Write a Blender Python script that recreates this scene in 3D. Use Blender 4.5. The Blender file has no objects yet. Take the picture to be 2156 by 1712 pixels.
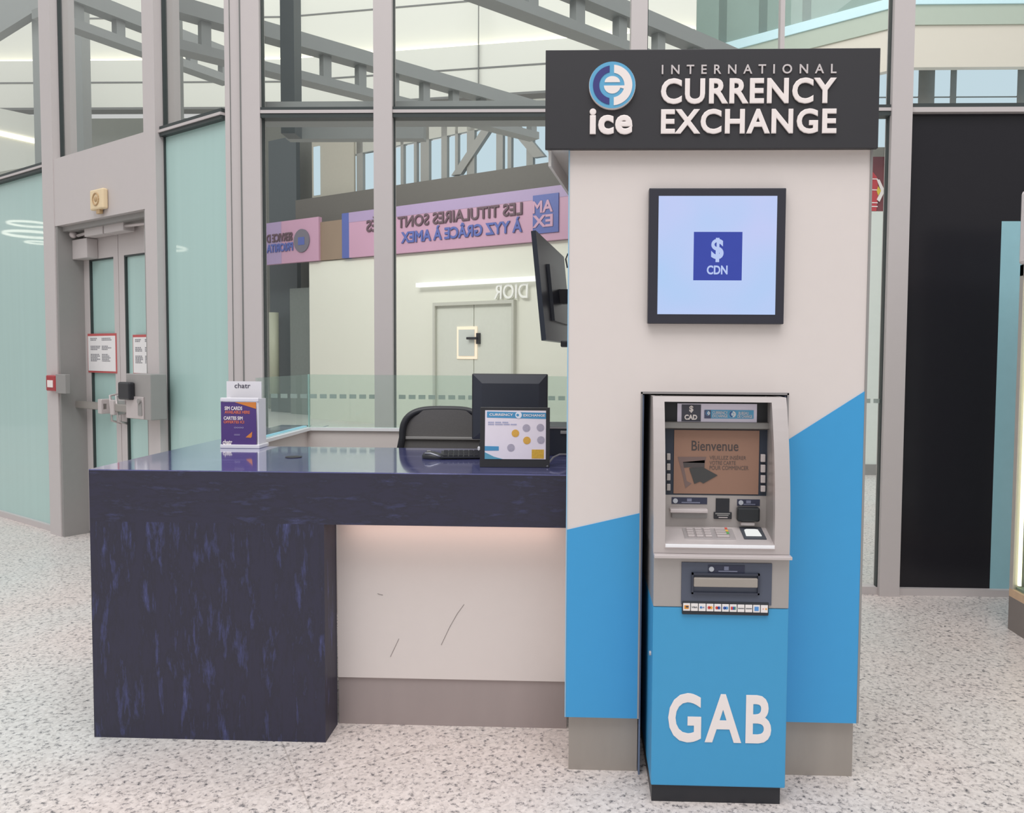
import bpy, bmesh, math, random
from mathutils import Vector, Matrix
random.seed(7)
SC = bpy.context.scene
COL = SC.collection
# ---------------------------------------------------------------- camera
F_PX, PIT, ROL, YAW = 1686.32, .048, .0066, .0348
PPX, PPY = 1164.2, 830.4
CAM = Vector((.0465, -2.8679, 1.53))
_cy, _sy = math.cos(YAW), math.sin(YAW)
_F = Vector((-_sy, _cy, 0)); _R = Vector((_cy, _sy, 0)); _U = Vector((0, 0, 1))
_F2 = math.cos(PIT)*_F - math.sin(PIT)*_U; _U2 = math.cos(PIT)*_U + math.sin(PIT)*_F
_R3 = math.cos(ROL)*_R + math.sin(ROL)*_U2; _U3 = math.cos(ROL)*_U2 - math.sin(ROL)*_R
cd = bpy.data.cameras.new('camera'); cam = bpy.data.objects.new('camera', cd); COL.objects.link(cam)
m = Matrix((_R3, _U3, -_F2)).transposed().to_4x4(); m.translation = CAM
cam.matrix_world = m
cd.sensor_fit = 'HORIZONTAL'; cd.sensor_width = 36; cd.lens = F_PX/2156*36
cd.shift_x = -(PPX-1078)/2156; cd.shift_y = -(856-PPY)/2156
cd.clip_end = 200
SC.camera = cam
# ---------------------------------------------------------------- world, lights, exposure
SC.view_settings.view_transform = 'Standard'; SC.view_settings.look = 'None'
SC.view_settings.gamma = 1; SC.view_settings.use_curve_mapping = False
SC.view_settings.exposure = 0.0
w = bpy.data.worlds.new('world'); SC.world = w; w.use_nodes = True
nt = w.node_tree; nt.nodes.clear()
wo = nt.nodes.new('ShaderNodeOutputWorld'); bg = nt.nodes.new('ShaderNodeBackground')
tc = nt.nodes.new('ShaderNodeTexCoord'); sx = nt.nodes.new('ShaderNodeSeparateXYZ'); cr = nt.nodes.new('ShaderNodeValToRGB')
nt.links.new(tc.outputs['Generated'], sx.inputs[0]); nt.links.new(sx.outputs[2], cr.inputs[0])
cr.color_ramp.elements[0].color = (.42, .41, .40, 1); cr.color_ramp.elements[0].position = .0
cr.color_ramp.elements[1].color = (.95, .96, 1.0, 1); cr.color_ramp.elements[1].position = .75
e = cr.color_ramp.elements.new(.3); e.color = (.66, .66, .66, 1)
nt.links.new(cr.outputs[0], bg.inputs[0]); bg.inputs[1].default_value = 1.0
nt.links.new(bg.outputs[0], wo.inputs[0])
def area(name, loc, target, sx_, sy_, power, col=(1, 1, 1)):
    l = bpy.data.lights.new(name, 'AREA'); l.shape = 'RECTANGLE'; l.size = sx_; l.size_y = sy_
    l.energy = power; l.color = col
    o = bpy.data.objects.new(name, l); COL.objects.link(o); o.location = loc
    o.rotation_euler = (Vector(target)-Vector(loc)).to_track_quat('-Z', 'Y').to_euler()
    return o
area('hall_overhead_fill', (-.5, -4.2, 9.8), (-.3, -.2, .5), 8, 5, 520, (1, .975, .96))  # unseen overhead fill, added to light the kiosk side of the hall
area('bulkhead_fill', (-2.5, 3.6, 10.5), (-2.5, 8.5, 5.0), 15, 2.5, 400, (1, 1, .97))  # added out of view to brighten the white bulkhead
area('hoarding_fill', (-5.5, 9.8, 6.4), (-4.6, 15, 2.6), 6, 1.2, 270, (1, .99, .96))  # added fill hidden behind the bulkhead, brightens hoarding and banner

# ---------------------------------------------------------------- pixel -> place helpers
def ray(px, py): return _F2 + _R3*((px-PPX)/F_PX) + _U3*((PPY-py)/F_PX)
def onz(px, py, z): d = ray(px, py); return CAM + d*((z-CAM.z)/d.z)
def ony(px, py, y): d = ray(px, py); return CAM + d*((y-CAM.y)/d.y)
def onx(px, py, x): d = ray(px, py); return CAM + d*((x-CAM.x)/d.x)
def onpl(px, py, P, n): d = ray(px, py); P = Vector(P); n = Vector(n); return CAM + d*((P-CAM).dot(n)/d.dot(n))
def srgb(r, g, b):
    f = lambda c: (c/255/12.92) if c/255 <= .04045 else ((c/255+.055)/1.055)**2.4
    return (f(r), f(g), f(b), 1)

# ---------------------------------------------------------------- materials
MATS = {}
def mat(name, rgb, rough=.5, metal=0, spec=.5, coat=0, vary=.04, scale=(6, 6, 6), emit=None, estr=0, bump=0):
    if name in MATS: return MATS[name]
    m = bpy.data.materials.new(name); m.use_nodes = True; n = m.node_tree.nodes; l = m.node_tree.links
    p = n['Principled BSDF']; c = srgb(*rgb)
    tcn = n.new('ShaderNodeTexCoord'); mp = n.new('ShaderNodeMapping'); nz = n.new('ShaderNodeTexNoise')
    mp.inputs['Scale'].default_value = scale; nz.inputs['Scale'].default_value = 3; nz.inputs['Detail'].default_value = 5
    l.new(tcn.outputs['Object'], mp.inputs[0]); l.new(mp.outputs[0], nz.inputs['Vector'])
    mx = n.new('ShaderNodeMix'); mx.data_type = 'RGBA'
    mx.inputs[6].default_value = tuple(max(0, v*(1-vary)) for v in c[:3])+(1,)
    mx.inputs[7].default_value = tuple(min(1, v*(1+vary)) for v in c[:3])+(1,)
    l.new(nz.outputs[0], mx.inputs[0]); l.new(mx.outputs[2], p.inputs['Base Color'])
    p.inputs['Roughness'].default_value = rough; p.inputs['Metallic'].default_value = metal
    p.inputs['Specular IOR Level'].default_value = spec; p.inputs['Coat Weight'].default_value = coat
    p.inputs['Coat Roughness'].default_value = .03
    if emit:
        p.inputs['Emission Color'].default_value = srgb(*emit); p.inputs['Emission Strength'].default_value = estr
    if bump:
        b = n.new('ShaderNodeBump'); b.inputs['Strength'].default_value = bump; l.new(nz.outputs[0], b.inputs['Height']); l.new(b.outputs[0], p.inputs['Normal'])
    MATS[name] = m
    return m
def glass(name, tint, refl=.05, rough=0.0, haze=0, hazecol=(200, 215, 210)):
    m = bpy.data.materials.new(name); m.use_nodes = True; n = m.node_tree.nodes; l = m.node_tree.links; n.clear()
    o = n.new('ShaderNodeOutputMaterial'); t = n.new('ShaderNodeBsdfTransparent'); g = n.new('ShaderNodeBsdfGlossy')
    t.inputs[0].default_value = tuple(tint)+(1,); g.inputs['Roughness'].default_value = rough
    fr = n.new('ShaderNodeFresnel'); fr.inputs[0].default_value = 1.45
    mu = n.new('ShaderNodeMath'); mu.operation = 'MULTIPLY'; mu.inputs[1].default_value = refl/.04
    mu.use_clamp = True
    ge = n.new('ShaderNodeNewGeometry'); inv = n.new('ShaderNodeMath'); inv.operation = 'SUBTRACT'; inv.inputs[0].default_value = 1; l.new(ge.outputs['Backfacing'], inv.inputs[1])
    pr = n.new('ShaderNodeMath'); pr.operation = 'MULTIPLY'; l.new(fr.outputs[0], pr.inputs[0]); l.new(inv.outputs[0], pr.inputs[1])
    l.new(pr.outputs[0], mu.inputs[0])
    mx = n.new('ShaderNodeMixShader'); l.new(mu.outputs[0], mx.inputs[0])
    src = t.outputs[0]
    if haze:
        d = n.new('ShaderNodeBsdfDiffuse'); d.inputs[0].default_value = srgb(*hazecol)
        tr = n.new('ShaderNodeBsdfTranslucent'); tr.inputs[0].default_value = srgb(*hazecol)
        a = n.new('ShaderNodeMixShader'); a.inputs[0].default_value = .4; l.new(d.outputs[0], a.inputs[1]); l.new(tr.outputs[0], a.inputs[2])
        h = n.new('ShaderNodeMixShader'); h.inputs[0].default_value = haze; l.new(t.outputs[0], h.inputs[1]); l.new(a.outputs[0], h.inputs[2]); src = h.outputs[0]
    l.new(src, mx.inputs[1]); l.new(g.outputs[0], mx.inputs[2]); l.new(mx.outputs[0], o.inputs[0])
    MATS[name] = m
    return m
def emis(name, rgb, s=1.0):
    m = bpy.data.materials.new(name); m.use_nodes = True; n = m.node_tree.nodes; l = m.node_tree.links; n.clear()
    o = n.new('ShaderNodeOutputMaterial'); e = n.new('ShaderNodeEmission'); e.inputs[0].default_value = srgb(*rgb); e.inputs[1].default_value = s
    l.new(e.outputs[0], o.inputs[0]); MATS[name] = m
    return m
def marble(name, stretch, seed, thr=.6, rough=.25, base=(56, 56, 74), vein=(104, 110, 172)):
    m = bpy.data.materials.new(name); m.use_nodes = True; n = m.node_tree.nodes; l = m.node_tree.links
    p = n['Principled BSDF']; tcn = n.new('ShaderNodeTexCoord'); mp = n.new('ShaderNodeMapping')
    mp.inputs['Scale'].default_value = stretch; mp.inputs['Location'].default_value = (seed, seed*1.7, seed*.3)
    l.new(tcn.outputs['Object'], mp.inputs[0])
    nz = n.new('ShaderNodeTexNoise'); nz.inputs['Scale'].default_value = 2.2; nz.inputs['Detail'].default_value = 9; nz.inputs['Roughness'].default_value = .72; nz.inputs['Distortion'].default_value = .2
    l.new(mp.outputs[0], nz.inputs['Vector'])
    r = n.new('ShaderNodeValToRGB'); r.color_ramp.elements[0].position = thr-.03; r.color_ramp.elements[0].color = srgb(*base)
    r.color_ramp.elements[1].position = thr+.2; r.color_ramp.elements[1].color = srgb(135, 140, 190)
    e = r.color_ramp.elements.new(thr+.09); e.color = srgb(*vein)
    e = r.color_ramp.elements.new(thr-.12); e.color = srgb(base[0]+3, base[1]+3, base[2]+8)
    e = r.color_ramp.elements.new(thr-.35); e.color = srgb(*base)
    l.new(nz.outputs[0], r.inputs[0]); l.new(r.outputs[0], p.inputs['Base Color'])
    p.inputs['Roughness'].default_value = rough; p.inputs['Specular IOR Level'].default_value = .35
    if 'top' in name: p.inputs['Coat Weight'].default_value = 1; p.inputs['Coat IOR'].default_value = 1.6; p.inputs['Coat Roughness'].default_value = .06
    MATS[name] = m
    return m

WHITE = mat('kiosk_white', (226, 217, 213), .45, vary=.015)
WHITEP = mat('panel_white', (224, 215, 211), .5, vary=.015)
CAPW = mat('cap_white', (245, 245, 248), .3, vary=.01)
BLUE = mat('vinyl_blue', (62, 160, 218), .45, vary=.02, coat=.05)
BLUED = mat('vinyl_blue_cabinet', (66, 158, 208), .45, vary=.02)
BLACK = mat('sign_black', (48, 47, 51), .5, vary=.03)
DARK = mat('dark_plastic', (40, 41, 46), .4, vary=.03)
DARKN = mat('dark_navy', (44, 52, 66), .45, vary=.05)
NICHE = mat('niche_dark', (112, 126, 152), .6, vary=.05)
FRAME = mat('mullion_paint', (200, 193, 192), .45, vary=.015)
FRAMED = mat('mullion_shadow', (120, 118, 116), .5)
RUBBER = mat('gasket_dark', (58, 66, 66), .5)
STEEL = mat('plinth_steel', (168, 160, 152), .38, metal=.2, vary=.16, scale=(3, 3, .6))
SILVER = mat('cash_machine_silver', (176, 170, 167), .4, metal=.35, vary=.03)
SILVERL = mat('bezel_silver', (205, 196, 195), .38, metal=.25, vary=.03)
LETTER = mat('letter_white', (244, 234, 231), .4, vary=.01)
GREYP = mat('grey_paint', (150, 148, 146), .5, vary=.03)
TRUSS = mat('truss_grey', (152, 156, 155), .5, vary=.03)
TRUSSD = mat('column_grey', (84, 92, 95), .5, vary=.06)
BULK = mat('bulkhead_white', (226, 227, 218), .6, vary=.01)
SEAM = mat('seam_grey', (120, 122, 120), .6)
WOOD = mat('pale_wood', (214, 182, 150), .45, vary=.12, scale=(12, 12, 1.5))
TEAL = mat('frosted_teal', (176, 208, 203), .3, vary=.05, scale=(5, .5, .12), coat=.6, spec=.3)
CLEAR = glass('clear_glass', (.965, .975, .968), .045)
LOWG = glass('counter_glass', (.91, .965, .945), .04, haze=.10, hazecol=(196, 214, 206))
VITG = glass('cabinet_glass', (.93, .97, .95), .04)
COUNTERT = marble('counter_top_stone', (1.6, 7, 3), 3, .54, rough=.10, base=(92, 95, 146), vein=(128, 130, 182))
MATS['counter_top_stone'].node_tree.nodes['Principled BSDF'].inputs['Specular IOR Level'].default_value = .6
COUNTERB = marble('counter_beam_stone', (2.6, 2.6, 11), 5, .575, rough=.45, base=(53, 52, 65), vein=(66, 68, 98))
COUNTERL = marble('counter_leg_stone', (10, 10, 2.0), 11.3, .565, rough=.45, base=(53, 52, 65), vein=(72, 76, 116))

# floor
fm = bpy.data.materials.new('terrazzo'); fm.use_nodes = True; n = fm.node_tree.nodes; l = fm.node_tree.links
p = n['Principled BSDF']; tcn = n.new('ShaderNodeTexCoord')
n1 = n.new('ShaderNodeTexNoise'); n1.inputs['Scale'].default_value = 48; n1.inputs['Detail'].default_value = 4; n1.inputs['Roughness'].default_value = .72
n2 = n.new('ShaderNodeTexVoronoi'); n2.inputs['Scale'].default_value = 85
n3 = n.new('ShaderNodeTexNoise'); n3.inputs['Scale'].default_value = .8; n3.inputs['Detail'].default_value = 2
for a in (n1, n2, n3): l.new(tcn.outputs['Object'], a.inputs['Vector'])
r1 = n.new('ShaderNodeValToRGB'); r1.color_ramp.elements[0].position = .33; r1.color_ramp.elements[0].color = srgb(108, 110, 114)
r1.color_ramp.elements[1].position = .475; r1.color_ramp.elements[1].color = srgb(234, 230, 227)
e = r1.color_ramp.elements.new(.405); e.color = srgb(192, 188, 187)
e = r1.color_ramp.elements.new(.68); e.color = srgb(240, 236, 232)
l.new(n1.outputs[0], r1.inputs[0])
r2 = n.new('ShaderNodeValToRGB'); r2.color_ramp.elements[0].color = srgb(216, 212, 210); r2.color_ramp.elements[1].color = srgb(255, 253, 252)
l.new(n2.outputs['Color'], r2.inputs[0])
mm = n.new('ShaderNodeMix'); mm.data_type = 'RGBA'; mm.blend_type = 'MULTIPLY'; mm.inputs[0].default_value = .8
l.new(r1.outputs[0], mm.inputs[6]); l.new(r2.outputs[0], mm.inputs[7])
r3 = n.new('ShaderNodeValToRGB'); r3.color_ramp.elements[0].position = .35; r3.color_ramp.elements[0].color = srgb(252, 246, 244); r3.color_ramp.elements[1].position = .65; r3.color_ramp.elements[1].color = srgb(245, 250, 250)
l.new(n3.outputs[0], r3.inputs[0])
m2 = n.new('ShaderNodeMix'); m2.data_type = 'RGBA'; m2.blend_type = 'MULTIPLY'; m2.inputs[0].default_value = 1
l.new(mm.outputs[2], m2.inputs[6]); l.new(r3.outputs[0], m2.inputs[7])
br = n.new('ShaderNodeTexBrick'); mpb = n.new('ShaderNodeMapping'); 
JA = onz(336, 1712, 0); JB = onz(842, 1590, 0); th = math.atan2(JB.y-JA.y, JB.x-JA.x); JC = onz(629, 1646, 0)
q = Matrix.Rotation(-th, 2) @ Vector((JC.x+3.5, JA.y-9.5)); qa = Matrix.Rotation(-th, 2) @ Vector((JA.x+3.5, JA.y-9.5)); qc = Matrix.Rotation(-th, 2) @ Vector((JC.x+3.5, JC.y-9.5))
mpb.inputs['Rotation'].default_value = (0, 0, -th); mpb.inputs['Location'].default_value = (-qc.x, -qa.y, 0); l.new(tcn.outputs['Object'], mpb.inputs[0]); l.new(mpb.outputs[0], br.inputs['Vector'])
br.inputs['Scale'].default_value = 1; br.inputs['Mortar Size'].default_value = .003; br.inputs['Brick Width'].default_value = 2.4; br.inputs['Row Height'].default_value = 2.4; br.offset = 0
br.inputs['Color1'].default_value = (1, 1, 1, 1); br.inputs['Color2'].default_value = (1, 1, 1, 1); br.inputs['Mortar'].default_value = (.78, .77, .76, 1)
m3 = n.new('ShaderNodeMix'); m3.data_type = 'RGBA'; m3.blend_type = 'MULTIPLY'; m3.inputs[0].default_value = 1
l.new(m2.outputs[2], m3.inputs[6]); l.new(br.outputs[0], m3.inputs[7])
l.new(m3.outputs[2], p.inputs['Base Color']); p.inputs['Roughness'].default_value = .35; p.inputs['Specular IOR Level'].default_value = .3
FLOOR = fm

# ---------------------------------------------------------------- mesh building
class MB:
    def __init__(s, M=None): s.bm = bmesh.new(); s.M = M
    def box(s, x0, x1, y0, y1, z0, z1, bev=0, seg=2):
        r = bmesh.ops.create_cube(s.bm, size=1, matrix=Matrix.Translation(((x0+x1)/2, (y0+y1)/2, (z0+z1)/2)) @ Matrix.Diagonal((abs(x1-x0), abs(y1-y0), abs(z1-z0), 1)))
        if bev:
            ed = list({e for v in r['verts'] for e in v.link_edges})
            bmesh.ops.bevel(s.bm, geom=ed, offset=bev, segments=seg, affect='EDGES', profile=.5)
        return s
    def prism(s, poly, axis, a, b):
        def P(u, v, t): return {'x': (t, u, v), 'y': (u, t, v), 'z': (u, v, t)}[axis]
        A = [s.bm.verts.new(P(u, v, a)) for u, v in poly]; B = [s.bm.verts.new(P(u, v, b)) for u, v in poly]
        s.bm.faces.new(A); s.bm.faces.new(B[::-1]); k = len(poly)
        for i in range(k): s.bm.faces.new((A[i], B[i], B[(i+1) % k], A[(i+1) % k]))
        return s
    def hexa(s, A, B):      # two rings of 3-D points
        A = [s.bm.verts.new(v) for v in A]; B = [s.bm.verts.new(v) for v in B]
        s.bm.faces.new(A); s.bm.faces.new(B[::-1]); k = len(A)
        for i in range(k): s.bm.faces.new((A[i], B[i], B[(i+1) % k], A[(i+1) % k]))
        return s
    def cyl(s, p0, p1, r, r2=None, seg=20):
        p0 = Vector(p0); p1 = Vector(p1); d = p1-p0
        M = Matrix.Translation((p0+p1)/2) @ d.to_track_quat('Z', 'Y').to_matrix().to_4x4()
        bmesh.ops.create_cone(s.bm, cap_ends=True, segments=seg, radius1=r, radius2=r if r2 is None else r2, depth=d.length, matrix=M)
        return s
    def tube(s, pts, r, seg=8, closed=False):
        pts = [Vector(p) for p in pts]; rings = []
        k = len(pts)
        for i, p in enumerate(pts):
            a = pts[(i-1) % k] if (closed or i > 0) else p; b = pts[(i+1) % k] if (closed or i < k-1) else p
            q = (b-a).to_track_quat('Z', 'Y').to_matrix()
            rings.append([s.bm.verts.new(p + q @ Vector((r*math.cos(t*2*math.pi/seg), r*math.sin(t*2*math.pi/seg), 0))) for t in range(seg)])
        for i in range(k if closed else k-1):
            A, B = rings[i], rings[(i+1) % k]
            for t in range(seg): s.bm.faces.new((A[t], A[(t+1) % seg], B[(t+1) % seg], B[t]))
        if not closed: s.bm.faces.new(rings[0]); s.bm.faces.new(rings[-1][::-1])
        return s
    def ball(s, c, r, sc=(1, 1, 1)):
        bmesh.ops.create_uvsphere(s.bm, u_segments=16, v_segments=10, radius=r, matrix=Matrix.Translation(c) @ Matrix.Diagonal((*sc, 1)))
        return s
    def plate(s, x0, x1, z0, z1, yf, th, n=14):       # plate with a curved front: y = yf(z)
        zs = [z0+(z1-z0)*i/n for i in range(n+1)]
        g = [[s.bm.verts.new((x, yf(z)+t, z)) for x, t in ((x0, 0), (x1, 0), (x1, th), (x0, th))] for z in zs]
        for a, b in zip(g, g[1:]):
            for i in range(4): s.bm.faces.new((a[i], a[(i+1) % 4], b[(i+1) % 4], b[i]))
        s.bm.faces.new(g[0]); s.bm.faces.new(g[-1][::-1])
        return s
    def mesh(s, me, M=None):
        if M is not None: me.transform(M)
        s.bm.from_mesh(me); return s
    def build(s, name, material, parent=None, smooth=False, **tags):
        if s.M is not None: bmesh.ops.transform(s.bm, matrix=s.M, verts=s.bm.verts)
        bmesh.ops.recalc_face_normals(s.bm, faces=s.bm.faces)
        vs = s.bm.verts
        lo = Vector([min(v.co[i] for v in vs) for i in range(3)]); hi = Vector([max(v.co[i] for v in vs) for i in range(3)])
        c = Vector(((lo.x+hi.x)/2, (lo.y+hi.y)/2, lo.z))
        bmesh.ops.translate(s.bm, vec=-c, verts=vs)
        me = bpy.data.meshes.new(name); s.bm.to_mesh(me); s.bm.free()
        me.materials.append(material)
        if smooth:
            for f in me.polygons: f.use_smooth = True
        o = bpy.data.objects.new(name, me); COL.objects.link(o)
        o['w'] = tuple(c)
        o.location = c - Vector(parent['w']) if parent else c
        if parent: o.parent = parent
        for k, v in tags.items(): o[k] = v
        return o
def thing(name, loc, label=None, cat=None, group=None, kind=None):
    o = bpy.data.objects.new(name, None); COL.objects.link(o); o.location = loc; o['w'] = tuple(loc); o.empty_display_size = .1
    if label: o['label'] = label
    if cat: o['category'] = cat
    if group: o['group'] = group
    if kind: o['kind'] = kind
    return o
def copy_tree(o, parent=None, **tags):
    c = o.copy(); COL.objects.link(c); c.parent = parent
    for ch in o.children: copy_tree(ch, c)
    for k, v in tags.items(): c[k] = v
    return c
_tc = {}
def textmesh(s, bold=0, space=1.0, shear=0, font_bevel=True):
    cu = bpy.data.curves.new('t', 'FONT'); cu.body = s; cu.size = 1; cu.space_character = space; cu.shear = shear
    cu.extrude = .05; cu.resolution_u = 4
    if bold: cu.bevel_depth = bold; cu.bevel_resolution = 2
    ob = bpy.data.objects.new('t', cu); COL.objects.link(ob)
    dg = bpy.context.evaluated_depsgraph_get(); dg.update()
    me = bpy.data.meshes.new_from_object(ob.evaluated_get(dg)); bpy.data.objects.remove(ob); bpy.data.curves.remove(cu)
    return me
def text(name, s, material, parent, O, R, U, N, w, h, depth, bold=0, space=1.0, mirror=False, shear=0, split=False, **tags):
    """fits s into the w x h rectangle whose lower left corner is O; R right, U up, N towards the reader"""
    me = textmesh(s, bold, space, shear)
    xs = [v.co.x for v in me.vertices]; ys = [v.co.y for v in me.vertices]; zs = [v.co.z for v in me.vertices]
    x0, x1, y0, y1, z0, z1 = min(xs), max(xs), min(ys), max(ys), min(zs), max(zs)
    O = Vector(O); R = Vector(R); U = Vector(U); N = Vector(N)
    for v in me.vertices:
        a = (v.co.x-x0)/(x1-x0); b = (v.co.y-y0)/(y1-y0); c = (v.co.z-z0)/(z1-z0)
        if mirror: a = 1-a
        v.co = O + R*(a*w) + U*(b*h) + N*(c*depth)
    mb = MB(); mb.mesh(me)
    if split:       # raised letters fixed one by one
        bpy.data.meshes.remove(me); left = set(mb.bm.verts); groups = []
        while left:
            st = [left.pop()]; g = []
            while st:
                v = st.pop(); g.append(v)
                for e in v.link_edges:
                    o = e.other_vert(v)
                    if o in left: left.remove(o); st.append(o)
            groups.append(g)
        merged = []
        for g in groups:
            x0, x1 = min(v.co.x for v in g), max(v.co.x for v in g)
            for q in merged:
                if min(x1, q[1]) - max(x0, q[0]) > .5*min(x1-x0, q[1]-q[0]): q[0] = min(q[0], x0); q[1] = max(q[1], x1); q[2] += g; break
            else: merged.append([x0, x1, list(g)])
        for q in merged:
            sub = MB(); vm = {v: sub.bm.verts.new(v.co) for v in q[2]}
            for f in {f for v in q[2] for f in v.link_faces}:
                try: sub.bm.faces.new([vm[v] for v in f.verts])
                except ValueError: pass
            sub.build(name, material, parent, **tags)
        mb.bm.free(); return None
    me_ = mb.build(name, material, parent, **tags)
    bpy.data.meshes.remove(me)
    return me_
X, Y, Z = Vector((1, 0, 0)), Vector((0, 1, 0)), Vector((0, 0, 1))
def ytext(name, s, material, parent, px0, px1, py0, py1, y, depth=.004, **k):     # text on a plane y = const, facing the room
    a = ony(px0, py1, y); b = ony(px1, py0, y)
    return text(name, s, material, parent, a, X, Z, -Y, b.x-a.x, b.z-a.z, depth, **k)
def ybox(mb, px0, px1, py0, py1, y, th, bev=0):       # a slab whose front face stands on y = const
    a = ony(px0, py1, y); b = ony(px1, py0, y)
    mb.box(a.x, b.x, y, y+th, a.z, b.z, bev); return mb
def arcpoly(cx, cz, r0, r1, a0, a1, n=28):
    p = [(cx+r1*math.cos(math.radians(a0+(a1-a0)*i/n)), cz+r1*math.sin(math.radians(a0+(a1-a0)*i/n))) for i in range(n+1)]
    q = [(cx+r0*math.cos(math.radians(a1+(a0-a1)*i/n)), cz+r0*math.sin(math.radians(a1+(a0-a1)*i/n))) for i in range(n+1)]
    return p+q
def rect(x0, x1, z0, z1): return [(x0, z0), (x1, z0), (x1, z1), (x0, z1)]

EBLUE = mat('emblem_blue', (98, 172, 212), .4, vary=.01); ENAVY = mat('emblem_navy', (60, 62, 128), .4, vary=.01)
def emblem(parent, cx, cz, r, y, th, rimmat=None):
    disc = MB().prism([(cx+r*math.cos(t*math.pi/24), cz+r*math.sin(t*math.pi/24)) for t in range(48)], 'y', y, y+th).build('emblem_disc', rimmat or LETTER, parent)
    f = y-th*.12; rr = r*.985
    MB().prism([(cx+rr*math.cos(t*math.pi/24), cz+r*.012+rr*math.sin(t*math.pi/24)) for t in range(48)], 'y', f, y).build('emblem_face', EBLUE, disc)
    g = f-th*.12
    a = math.degrees(math.asin(.12/.83)); b = math.degrees(math.asin(.12/.56))
    o = [(cx+.83*r*math.cos(math.radians(t)), cz+.83*r*math.sin(math.radians(t))) for t in [90+a+(180-2*a)*i/24 for i in range(25)]]
    i_ = [(cx+.56*r*math.cos(math.radians(t)), cz+.56*r*math.sin(math.radians(t))) for t in [270-b-(180-2*b)*i/24 for i in range(25)]]
    MB().prism(o+i_, 'y', g, f).build('emblem_navy_arc', ENAVY, disc)
    a = math.degrees(math.asin(.07/.86)); b = math.degrees(math.asin(.07/.52))
    wm = MB()
    o = [(cx+.86*r*math.cos(math.radians(t)), cz+.86*r*math.sin(math.radians(t))) for t in [-90+a+(180-2*a)*i/24 for i in range(25)]]
    i_ = [(cx+.52*r*math.cos(math.radians(t)), cz+.52*r*math.sin(math.radians(t))) for t in [90-b-(180-2*b)*i/24 for i in range(25)]]
    wm.prism(o+i_, 'y', g, f)
    wm.prism([(cx+.33*r*math.cos(math.radians(t)), cz+.12*r+.26*r*math.sin(math.radians(t))) for t in range(0, 181, 12)], 'y', g, f)
    wm.prism([(cx+.36*r*math.cos(math.radians(t)), cz-.02*r+.34*r*math.sin(math.radians(t))) for t in range(180, 361, 12)], 'y', g, f)
    wm.prism([(cx+.3*r, cz-.02*r), (cx+.56*r, cz-.02*r), (cx+.56*r, cz-.17*r), (cx+.3*r, cz-.1*r)], 'y', g-.0002, f)
    wm.build('emblem_white_arc', LETTER, disc)
    return disc

# ================================================================ SETTING
MB().box(-16, 9, -5, 24, -.1, 0).build('floor', FLOOR, kind='structure', label='speckled pale terrazzo floor of the hall')
YB = 2.35; ZM = 3.085
# ---- back glass wall
def vert(mb, x0, x1, z0, z1, y0=YB-.06, y1=YB+.1): mb.box(x0, x1, y0, y1, z0, z1)
colm = thing('trim_1', (-2.15, YB, 0), kind='structure')
MB().box(-2.27, -2.154, YB-.03, YB+.25, 0, 6).box(-2.154, -2.03, YB-.06, YB+.03, 0, 6).build('column_casing', FRAME, colm)
MB().box(-2.158, -2.150, YB-.064, YB-.055, 0, 6).box(-2.236, -2.232, YB-.034, YB-.028, 0, 6).build('casing_joint', SEAM, colm)
win = thing('window_1', (0, YB, 0), kind='structure')
def pane(parent, x0, x1, z0, z1, M=None, m=CLEAR, y=.03): return MB(M).box(x0, x1, y, y+.01, z0, z1).build('pane', m, parent)
for x0, x1 in ((-2.03, -1.29), (-1.175, 1.975)):
    MB().box(x0, x1, YB, YB+.012, .05, ZM-.02).build('pane', CLEAR, win)
    MB().box(x0, x1, YB, YB+.012, ZM+.02, 6).build('pane', CLEAR, win)
for x0, x1 in ((-1.291, -1.172), (1.974, 2.1)):
    MB().box(x0, x1, YB-.07, YB+.04, 0, 6).build('mullion', FRAME, win)
for x0, x1 in ((.345, .447),):
    MB().box(x0, x1, YB-.06, YB+.1, ZM, 6).build('mullion', FRAME, win)
MB().box(1.285, 1.312, YB-.02, YB+.04, ZM, 6).build('mullion', FRAME, win)
tr = MB()
tr.box(-2.03, 1.975, YB-.05, YB+.03, ZM+.012, ZM+.032).box(-2.03, 1.975, YB-.05, YB+.03, ZM-.035, ZM-.008)
tr.build('transom', RUBBER, win)
MB().box(-2.03, 1.975, YB-.056, YB+.02, ZM-.008, ZM+.012).build('transom_cap', FRAME, win)
MB().box(-2.03, 1.975, YB-.03, YB+.05, 0, .05).build('sill', FRAME, win)
gk = MB()
for x in (-2.028, -1.172, 1.971, .449): gk.box(x-.004, x+.004, YB-.03, YB+.01, .05 if x != .449 else ZM+.03, 6)
gk.build('gasket', RUBBER, win)
dm = MB(); x = -2.0
while x < 1.96:
    dm.box(x, x+.045, YB-.002, YB, 1.24, 1.268); x += .0655
dm.build('safety_dots', mat('film_grey', (160, 172, 166), .7), win)
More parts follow.
